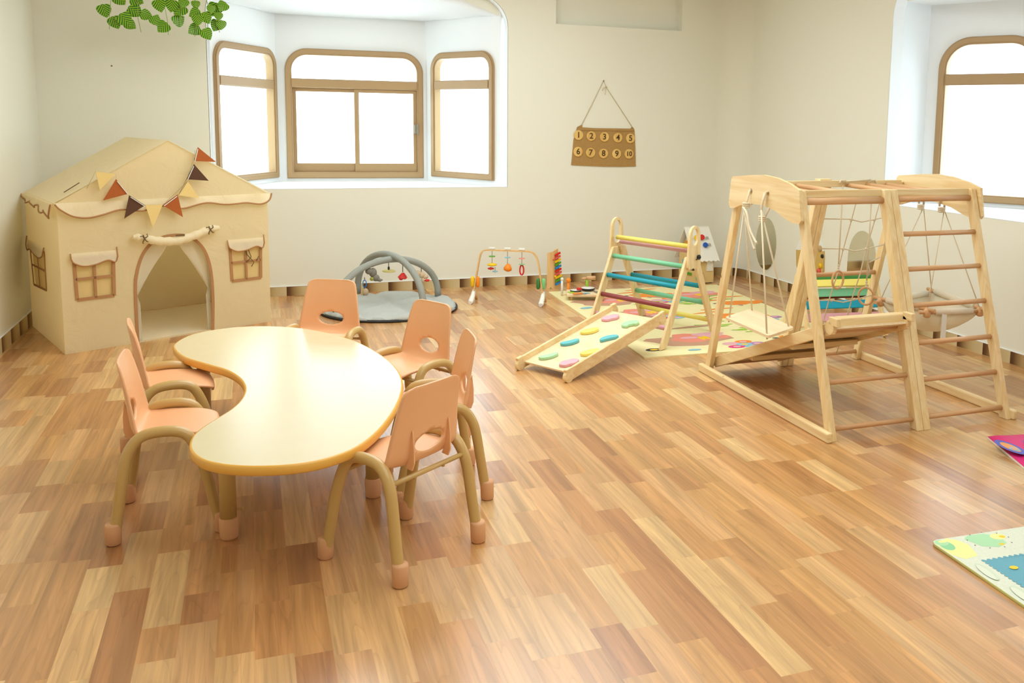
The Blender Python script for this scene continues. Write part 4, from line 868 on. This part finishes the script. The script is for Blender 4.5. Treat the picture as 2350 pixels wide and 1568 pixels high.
# hanging soft toys, each its own thing
def htoy(name, label, x, y, ztop, z, parts):
    t = thing(name, label, 'toy', (x, y, z)); obj('loop', MB().tube([(x, y, ztop), (x, y, z)], .003, 6), BLACK, t)
    for nm, mb, m in parts: obj(nm, mb, m, t)
GRYP = C('toy_grey', (128, 122, 110), .9); FAWN = C('toy_fawn', (206, 180, 146), .9); CRM = C('toy_cream', (240, 226, 150), .9)
def ap(a, b, h, t): 
    p = archp(a, b, h, 40); return p[int(t*40)]
p = ap(A1, A2, .355, .40); x, y, zt = p
htoy('grey_plush_toy', 'grey plush animal hanging on the left side of the grey play gym', x-.0, y, zt-.02, zt-.03, [('body', MB().ball((x+.0, y, zt-.075), .03, 1, 1, 1.3).ball((x+.02, y-.01, zt-.115), .026, 1.1, 1, 1.1).tube([(x+.02, y-.01, zt-.12), (x+.055, y-.02, zt-.135), (x+.07, y-.02, zt-.13)], [.02, .012, .005], 8), GRYP), ('head', MB().ball((x-.03, y-.01, zt-.06), .026, 1.2, 1, 1), GRYP), ('green_foot', MB().ball((x-.012, y-.02, zt-.12), .016), C('toy_olive', (150, 150, 60)))])
p = ap(B1, B2, .385, .5); x, y, zt = p
htoy('yellow_disc_toy', 'flat pale yellow toy hanging under the crossing of the grey arches', x, y, zt-.05, zt-.12, [('disc', MB().lathe((x, y, zt-.135), (.05, 0, 1), [(-.006, .045), (0, .055), (.01, .04)], 18), CRM), ('clip', MB().ball((x, y, zt-.112), .009, 1, 1, 1.8), BLACK)])
p = ap(B1, B2, .385, .66); x, y, zt = p
htoy('red_plush_toy', 'red soft toy hanging on the near padded arch of the grey play gym', x-.01, y, zt-.02, zt-.08, [('body', MB().lathe((x-.01, y, zt-.12), (.1, 0, 1), [(-.012, .03), (-.004, .04), (.012, .03), (.035, .01)], 5, smooth=False).ball((x-.025, y-.01, zt-.125), .018), RED)])
p = ap(A1, A2, .355, .74); x, y, zt = p
htoy('fawn_plush_toy', 'fawn plush animal with red foot hanging on the right padded arch', x, y, zt-.02, zt-.06, [('body', MB().ball((x, y, zt-.085), .03, 1.1, .9, .9).ball((x+.03, y, zt-.10), .024, 1.2, .9, .8).ball((x+.01, y-.01, zt-.125), .014, 1, 1, 1.4), FAWN), ('head', MB().ball((x-.03, y-.01, zt-.07), .026), FAWN), ('red_foot', MB().ball((x+.045, y-.01, zt-.13), .014, 1.6, 1, .8), RED)])
p = ap(B1, B2, .385, .14); x, y, zt = p
htoy('fawn_bunny_toy', 'small fawn bunny hanging from a blue loop at the left padded arch', x+.04, y, zt-.03, zt-.06, [('blue_loop', MB().tube([(x+.04+.014*cos(a*pi/8), y, zt-.085+.032*sin(a*pi/8)) for a in range(16)], .004, 6, closed=True), SKY), ('body', MB().ball((x+.045, y-.01, zt-.155), .026, 1, 1, 1.3), FAWN), ('head', MB().ball((x+.03, y-.01, zt-.21), .026, 1.1, 1, 1), FAWN), ('ear', MB().tube([(x+.02, y-.01, zt-.23), (x-.0, y-.01, zt-.255)], [.010, .006], 8).tube([(x+.04, y-.01, zt-.23), (x+.04, y-.01, zt-.26)], [.010, .006], 8), FAWN)])

# xylophone tower
xy = thing('xylophone_tower', 'upright wooden xylophone tower with rainbow bars by the back wall', 'toy', (2.53, 7.85, 0))
obj('side_panel', MB().prism([(-.035, 0), (-.012, 0), (0, .014), (.012, 0), (.035, 0), (.035, .345), (-.035, .325)], (2.50, 7.86, 0), Vector((.97, -.25, 0)), (0, 0, 1), (.005, .012, 0)), MAT['beechZ'], xy)
fr = Vector((2.535, 7.848, 0)); ex = Vector((.9, .42, 0)).normalized()
obj('bar_frame', MB().prism([(-.01, .0), (.07, .0), (.07, .03), (.035, .365), (-.01, .35)], fr, ex, (0, 0, 1), (-.006, .010, 0)), MAT['beechZ'], xy)
for i, m in enumerate((RED, CORAL, YB, GREEN, SKY, RED, CORAL, YB, GREEN, SKY)):
    z = .318-.0295*i; obj('xylophone_bar', MB().beam(fr+ex*(-.012+.001*i)+Vector((.004, -.012, z-.012)), fr+ex*(.052+.003*i)+Vector((.004, -.012, z+.010)), .010, .018), m, xy)
obj('bead', MB().ball((2.515, 7.835, .27), .009, n=8), CORAL, xy); obj('bead', MB().ball((2.535, 7.835, .115), .012, n=8), YB, xy)
# music table
mt_ = thing('music_table', 'low wooden toy music table with two small drums on the play mat corner', 'toy', (2.6, 7.25, .01))
obj('tray', MB().obox((2.62, 7.27, .058), Vector((1, -.32, 0)).normalized(), Vector((.32, 1, 0)).normalized(), (0, 0, 1), .16, .10, .016), MAT['ply'], mt_, bevel=.01)
for dx, dy in ((-.13, -.06), (.12, -.08), (-.10, .08), (.13, .05)):
    obj('leg', MB().tube([(2.62+dx, 7.27+dy-.3*dx, .010), (2.62+dx, 7.27+dy-.3*dx, .05)], .010, 8), MAT['beechZ'], mt_)
for x, y, r, z in ((2.545, 7.30, .048, .085), (2.655, 7.30, .06, .098)):
    d_ = obj('drum', MB().lathe((x, y, z-.014), (0, 0, 1), [(0, r*.98), (.010, r), (.014, r*.98)], 22), BLACK, mt_); obj('drum_skin', MB().lathe((x, y, z), (0, 0, 1), [(0, r*.96), (.002, r*.95)], 22), MAT['white'], d_)
obj('printed_top', MB().obox((2.53, 7.20, .0755), (1, 0, 0), (0, 1, 0), (0, 0, 1), .045, .022, .001, 0).obox((2.60, 7.19, .0757), (1, 0, 0), (0, 1, 0), (0, 0, 1), .03, .02, .001, 1).obox((2.49, 7.25, .0759), (1, 0, 0), (0, 1, 0), (0, 0, 1), .025, .03, .001, 2), [ORANGE, LBLUE, LIME], mt_)
obj('crank', MB().tube([(2.46, 7.25, .06), (2.40, 7.26, .058)], .004, 6).tube([(2.462, 7.25, .05), (2.462, 7.25, .075)], .007, 8), MAT['beechZ'], mt_)
obj('metal_bars', MB().box(2.68, 2.76, 7.16, 7.23, .075, .080), MAT['steel'], mt_)
tag(obj('toy_mallet', MB().tube([(2.52, 7.42, .01), (2.52, 7.42, .13)], .012, 10).ball((2.52, 7.42, .15), .022), ORANGE), 'orange toy mallet standing beside the small drums', 'toy')
tag(obj('toy_shaker', MB().tube([(2.475, 7.46, .01), (2.475, 7.46, .15)], .010, 10).ball((2.475, 7.46, .155), .015), MAT['white']), 'white toy stick standing left of the orange mallet', 'toy')
wr_ = thing('wooden_clapper', 'lime-handled toy with a wooden barrel top behind the larger drum', 'toy', (2.69, 7.42, .01))
obj('handle', MB().tube([(2.69, 7.42, .01), (2.69, 7.42, .15)], .011, 10), LIME, wr_); obj('barrel', MB().tube([(2.645, 7.43, .155), (2.69, 7.42, .16)], .012, 10).tube([(2.69, 7.42, .16), (2.76, 7.40, .163)], .019, 12), MAT['beech'], wr_)
tag(obj('red_toy_block', MB().tube([(2.545, 7.27, .098), (2.58, 7.25, .102)], .011, 8), RED), 'small red toy lying on the smaller drum', 'toy')

# activity house
ah = thing('activity_house', 'wooden activity house with white roof and bright knobs in the room corner', 'toy', (3.92, 7.87, 0))
hx = Vector((1, -.02, 0)).normalized(); hy = Vector((-.12, 1, 0)).normalized(); ho = Vector((3.875, 7.73, 0)); HL, HD = .21, .26
obj('house_body', MB().prism([(0, 0.008), (HD, .008), (HD, .26), (HD/2, .44), (0, .26)], ho, hy, (0, 0, 1), hx*HL), C('house_wood', (226, 196, 132)), ah)
for a, b in ((0, 0), (1, 0), (0, 1), (1, 1)): pass
rf = MB(); ey = -.045; e0 = ho+hy*ey+Vector((0, 0, .215)); rg = ho+hy*(HD/2)+Vector((0, 0, .525)); rn_ = (rg-e0).cross(hx).normalized()
ex0, ex1 = -.03, HL+.035
scl = []
for i in range(13): scl.append((ex0+(ex1-ex0)*i/12, (.012 if i % 2 else 0)))
us = (rg-e0); ul = us.length; us.normalize()
obj('roof_panel', MB().sheet(scl+[(ex1-.02, ul), (ex0+.0, ul)], [], e0, hx, us, rn_*.012), MAT['white'], ah)
e0b = ho+hy*(HD+.045)+Vector((0, 0, .215)); usb = (rg-e0b).normalized(); obj('roof_panel', MB().sheet([(ex0, 0), (ex1, 0), (ex1-.02, ul), (ex0, ul)], [], e0b, hx, usb, (0, 0, .01)), MAT['white'], ah)
if rn_.dot(Vector((0, -1, .3))) < 0: rn_ = -rn_
for u, v, m, r in ((.06, .24, YB, .030), (.115, .245, RED, .028), (.13, .165, NAVY, .026), (.03, .15, BLACK, .014)):
    obj('gear_knob', MB().lathe(e0+hx*u+us*v+rn_*.012, rn_, [(0, r), (.012, r), (.014, r*.7)], 7, smooth=False), m, ah)
for u, v in ((.17, .24), (.175, .17), (.0, .24)): obj('grey_print', MB().obox(e0+hx*u+us*v+rn_*.0135, hx, us, rn_, .014, .012, .001), C('print_grey', (170, 170, 160)), ah)
fo2 = ho-hy*.004
obj('door_frame', MB().obox(fo2+hx*.165+Vector((0, 0, .17)), hx, hy, (0, 0, 1), .032, .004, .05), MAT['white'], ah)
obj('coral_beads', MB().tube([fo2+hx*.02+Vector((0, -.008, .10)), fo2+hx*.085+Vector((0, -.008, .098))], .016, 10), CORAL, ah); obj('mint_beads', MB().tube([fo2+hx*.02+Vector((0, -.008, .055)), fo2+hx*.09+Vector((0, -.008, .055))], .012, 10), MINT, ah)
lf = ho-hx*.006
obj('side_window', MB().obox(lf+hy*.13+Vector((0, 0, .36)), hy, hx, (0, 0, 1), .03, .004, .035), C('amber', (214, 150, 20)), ah)
obj('blue_sticker', MB().obox(lf+hy*.14+Vector((0, 0, .19)), hy, hx, (0, 0, 1), .05, .004, .02), LBLUE, ah); obj('green_sticker', MB().obox(lf+hy*.07+Vector((0, 0, .09)), hy, hx, (0, 0, 1), .04, .004, .012), GREEN, ah)
for u, v in ((.02, .02), (HL-.02, .02), (.02, HD-.02), (HL-.02, HD-.02)): obj('foot', MB().box((ho+hx*u+hy*v).x-.012, (ho+hx*u+hy*v).x+.012, (ho+hx*u+hy*v).y-.012, (ho+hx*u+hy*v).y+.012, 0, .009), BLACK, ah)

# ================================================================== RIGHT FOREGROUND
fm = thing('foam_play_mat', 'quilted pale foam mat with green, yellow and blue print at the right edge', 'mat', (2.8, 2.0, 0))
fa, fbv = Vector((1, -.051, 0)), Vector((-.058, -1, 0))
def fmp(u, v, z=.0): return Vector((2.262, 2.545, z))+fa*u+fbv*v
ol = [(0, .03), (.01, .008), (.03, 0), (1.2, 0), (1.2, 1.2), (0, 1.2)]
obj('mat_base', MB().prism(ol, (2.262, 2.545, 0), fa, fbv, (0, 0, .012), 0, 1), [MAT['foam'], C('foam_edge', (206, 208, 130))], fm, bevel=.003)
fp = MB(); z_ = [.0122]
def fblob(u, v, ru_, rv_, rot, mi, n=20, tooth=0):
    z_[0] += .00003; vs = []
    for i in range(n):
        a = 2*pi*i/n; r = 1+(tooth if i % 2 else 0); x, y = ru_*r*cos(a), rv_*r*sin(a); vs.append(fmp(u+x*cos(rot)-y*sin(rot), v+x*sin(rot)+y*cos(rot), z_[0]))
    fp.add(vs, [tuple(range(n))], mi)
FMAT = [C('foam_mint', (172, 218, 168)), C('foam_yellow', (240, 232, 150)), C('foam_teal', (96, 162, 178)), YB, BLACK, C('foam_green', (140, 206, 150)), C('foam_pale', (206, 218, 190)), C('foam_base', (222, 226, 204))]
z_[0] += .00002
fp.add([fmp(.004, .03, .0122), fmp(.07, .004, .0122), fmp(.10, .03, .0122), fmp(.115, .07, .0122), fmp(.09, .15, .0122), fmp(.03, .16, .0122), fmp(.004, .12, .0122)], [(0, 1, 2, 3, 4, 5, 6)], 1)
fblob(.034, .055, .026, .036, .2, 5); fblob(.03, .03, .026, .022, 0, 0); fblob(.04, .022, .018, .009, 0, 1)
fblob(.205, .06, .062, .05, .2, 0, 14, .12); fblob(.17, .03, .04, .022, -.2, 0); fblob(.265, .045, .03, .024, 0, 1); fblob(.28, .05, .012, .010, 0, 3, 8); fblob(.235, .10, .012, .008, 0, 3, 8)
for i in range(9): a = i*.7; fblob(.215+.085*cos(a), .06+.062*sin(a), .003, .003, 0, 4, 6)
fp.add([fmp(.082, .188, .0126), fmp(.85, .188, .0126), fmp(.85, .80, .0126), fmp(.082, .80, .0126)], [(0, 1, 2, 3)], 2)
for i in range(34): t = i/33; fblob(.082+.76*t, .188, .008, .008, 0, 2, 8); fblob(.082, .188+.61*t, .008, .008, 0, 2, 8)
fblob(.145, .262, .016, .012, 0, 3); fblob(.035, .26, .02, .06, .1, 6, 16); fblob(.03, .262, .014, .052, .1, 7, 16); fblob(.04, .42, .022, .06, .1, 6, 16); fblob(.035, .42, .015, .05, .1, 7)
obj('printed_pattern', fp, FMAT, fm, recalc=False)
cu_ = thing('magenta_cushion', 'flat magenta printed floor cushion at the right edge', 'cushion', (3.6, 3.1, 0))
cp = [Vector((3.312, 3.374, 0)), Vector((4.1, 3.24, 0)), Vector((3.92, 2.5, 0)), Vector((3.06, 2.72, 0))]
vs = []; fs = []; n = 22
def cup(i, j, top): 
    p = cp[0].lerp(cp[1], i/n).lerp(cp[3].lerp(cp[2], i/n), j/n); e = (min(i, n-i, j, n-j)/4.0); h = .016+.016*min(1, e)**.5+.004*sin(i*1.3)*sin(j*.9)
    p = Vector(p); p.z = h if top else .0015
    if not top or e == 0: p.z = .012 if top else .001
    return p
for j in range(n+1):
    for i in range(n+1): vs.append(cup(i, j, 1))
for j in range(n+1):
    for i in range(n+1): vs.append(cup(i, j, 0))
K = (n+1)**2
for j in range(n):
    for i in range(n): k = j*(n+1)+i; fs.append((k, k+1, k+n+2, k+n+1)); fs.append((K+k, K+k+n+1, K+k+n+2, K+k+1))
mb = MB().add(vs, fs, 0, True)
rim = [(i, 0) for i in range(n)]+[(n, j) for j in range(n)]+[(i, n) for i in range(n, 0, -1)]+[(0, j) for j in range(n, 0, -1)]
for a, b in zip(rim, rim[1:]+rim[:1]):
    ia, ib = a[1]*(n+1)+a[0], b[1]*(n+1)+b[0]; mb.add([vs[ia], vs[ib], vs[K+ib], vs[K+ia]], [(0, 1, 2, 3)], 1)
obj('cushion_cover', mb, [MAG, MAT['white']], cu_)
pp = MB()
def cb(u, v, a, b, rot, mi, h):
    p = cp[0].lerp(cp[1], u).lerp(cp[3].lerp(cp[2], u), v); vv = []
    for i in range(18): t = 2*pi*i/18; x, y = a*cos(t), b*sin(t); vv.append((p.x+x*cos(rot)-y*sin(rot), p.y+x*sin(rot)+y*cos(rot), h))
    pp.add(vv, [tuple(range(18))], mi)
def cbx(x, y, a, b, rot, mi, h):
    pp.add([(x+a*cos(2*pi*i/20)*cos(rot)-b*sin(2*pi*i/20)*sin(rot), y+a*cos(2*pi*i/20)*sin(rot)+b*sin(2*pi*i/20)*cos(rot), h) for i in range(20)], [tuple(range(20))], mi)
for x, y, rot in ((3.25, 3.165, 1.47), (3.375, 3.14, 1.1), (3.22, 2.94, 1.5), (3.42, 2.92, 1.2), (3.6, 3.1, .8), (3.62, 2.86, .4), (3.3, 2.76, 1.9), (3.55, 2.66, 0)):
    cbx(x, y, .10, .042, rot, 0, .0375); cbx(x, y, .066, .026, rot, 2, .0380); cbx(x-.03*cos(rot), y-.03*sin(rot), .026, .02, rot, 1, .0385); cbx(x-.03*cos(rot), y-.03*sin(rot), .016, .012, rot, 2, .039)
obj('printed_petals', pp, [C('petal_blue', (84, 96, 190)), C('petal_sky', (130, 190, 220)), C('petal_orange', (240, 160, 90))], cu_, recalc=False)

# toy bin at the left edge
tb = thing('toy_bin', 'blue-lidded toy bin just showing at the left edge by the wall', 'storage bin', (-1.44, 6.12, 0))
obj('bin_body', MB().box(-1.495, -1.420, 6.02, 6.20, 0, .085), C('bin_cream', (222, 214, 170)), tb, bevel=.01)
obj('rim', MB().box(-1.498, -1.415, 6.015, 6.205, .085, .115), MAT['white'], tb, bevel=.008); obj('lid', MB().box(-1.498, -1.412, 6.02, 6.2, .115, .155), C('lid_blue', (10, 140, 190)), tb, bevel=.012)

# ================================================================== HANGING IVY
LEAF, lnt, lb = new_mat('ivy_leaf'); tc = lnt.nodes.new('ShaderNodeTexCoord'); wv = lnt.nodes.new('ShaderNodeTexWave'); wv.bands_direction = 'X'; wv.inputs['Scale'].default_value = 2.2; wv.inputs['Distortion'].default_value = 2.0; wv.inputs['Detail Scale'].default_value = 1.0
at = lnt.nodes.new('ShaderNodeUVMap'); at.uv_map = 'UVMap'
sx_ = lnt.nodes.new('ShaderNodeSeparateXYZ'); lnt.links.new(at.outputs[0], sx_.inputs[0])
ua = math_n(lnt, 'ABSOLUTE', math_n(lnt, 'SUBTRACT', sx_.outputs[0], .5))
q_ = math_n(lnt, 'SINE', math_n(lnt, 'MULTIPLY', math_n(lnt, 'SUBTRACT', sx_.outputs[1], math_n(lnt, 'MULTIPLY', math_n(lnt, 'POWER', ua, .7), .9)), 30.0))
lr = lnt.nodes.new('ShaderNodeValToRGB'); lr.color_ramp.elements[0].color = srgb(44, 118, 10); lr.color_ramp.elements[1].color = srgb(178, 206, 30); lr.color_ramp.elements[0].position = .35; lr.color_ramp.elements[1].position = .85
lnt.links.new(q_, lr.inputs[0]); lnt.links.new(lr.outputs[0], lb.inputs['Base Color']); lb.inputs['Roughness'].default_value = .4
def leaf_mesh(name):
    half = [(0, 0), (.22, .04), (.42, -.04+.12), (.50, .28), (.46, .5), (.32, .72), (.14, .9), (0, 1.02)]
    hs = spline(half, 4, False); n = len(hs); vs = []; uv = []; fs = []
    for x, y in hs: vs += [(-x, .06*x+.05*sin(y*3), y), (0, .05*sin(y*3)-.02, y*.98), (x, .06*x+.05*sin(y*3), y)]; uv += [(.5-x, y), (.5, y), (.5+x, y)]
    for i in range(n-1): fs += [(3*i, 3*i+1, 3*i+4, 3*i+3), (3*i+1, 3*i+2, 3*i+5, 3*i+4)]
    me = bpy.data.meshes.new(name); me.from_pydata(vs, [], fs); ul_ = me.uv_layers.new(name='UVMap')
    for l in me.loops: ul_.data[l.index].uv = uv[l.vertex_index]
    for p in me.polygons: p.use_smooth = True
    me.materials.append(LEAF); return me
LM = leaf_mesh('leaf')
# strand: x positions; leaves (x, z of leaf middle, size, roll)
strands = [('ivy strand hanging farthest left above the tent', -.93, [(-.965, 2.25, .155, 2.85), (-.86, 2.335, .15, 2.4), (-.90, 2.17, .15, 2.7), (-.83, 2.19, .17, 2.5)]),
           ('ivy strand second from the left, thick leaf cluster', -.74, [(-.75, 2.34, .15, 2.0), (-.765, 2.26, .17, 2.2), (-.69, 2.235, .13, 1.9), (-.80, 2.16, .13, 2.2)]),
           ('ivy strand in the middle with three spaced leaves', -.56, [(-.60, 2.305, .15, 2.9), (-.63, 2.205, .13, .4), (-.585, 2.15, .15, 3.9)]),
           ('ivy strand with a drooping pale leaf, right of the middle', -.47, [(-.52, 2.31, .15, 3.3), (-.47, 2.285, .165, 3.9), (-.475, 2.215, .145, .9), (-.44, 2.335, .12, 3.6)]),
           ('ivy strand left of the alcove edge', -.36, [(-.365, 2.265, .14, 4.2), (-.345, 2.215, .13, 3.1), (-.375, 2.145, .15, 4.1), (-.355, 2.33, .10, 3.1)]),
           ('ivy strand hanging lowest beside the alcove', -.28, [(-.285, 2.235, .145, 2.7), (-.285, 2.115, .145, 2.6), (-.25, 2.30, .10, 3.2)]),
           ('ivy strand farthest right, over the alcove window', -.19, [(-.225, 2.305, .17, 3.5), (-.17, 2.325, .13, 3.8), (-.20, 2.25, .10, 3.2), (-.22, 2.185, .145, 3.6), (-.185, 2.19, .12, 3.2)])]
first = True
for lb_, x, lv in strands:
    iv = thing('ivy_strand', lb_, 'artificial plant', (x, 7.72, ZC), 0, 'ivy strands hanging from the ceiling')
    zmin = min(l[1] for l in lv)-.05
    obj('stem', MB().tube([(x, 7.72, ZC)]+[(x+.012*sin(k*1.7+x*9), 7.72+.006*sin(k), ZC-(ZC-zmin)*k/8) for k in range(1, 9)], .0022, 5), C('stem_green', (150, 170, 90)), iv)
    for k, (lx, lz, sz, rl) in enumerate(lv):
        lo = bpy.data.objects.new('leaf', LM); COL.objects.link(lo); lo.parent = iv
        # base of the leaf at the stem, tip along direction rl (0 = up)
        dx, dz = sin(rl), cos(rl)
        lo.rotation_euler = (random.uniform(-.2, .2), rl, 0); lo.scale = (sz*.64,)*3
        lo.location = (lx-x-dx*sz*.32, random.uniform(-.03, .02), lz-ZC-dz*sz*.32)
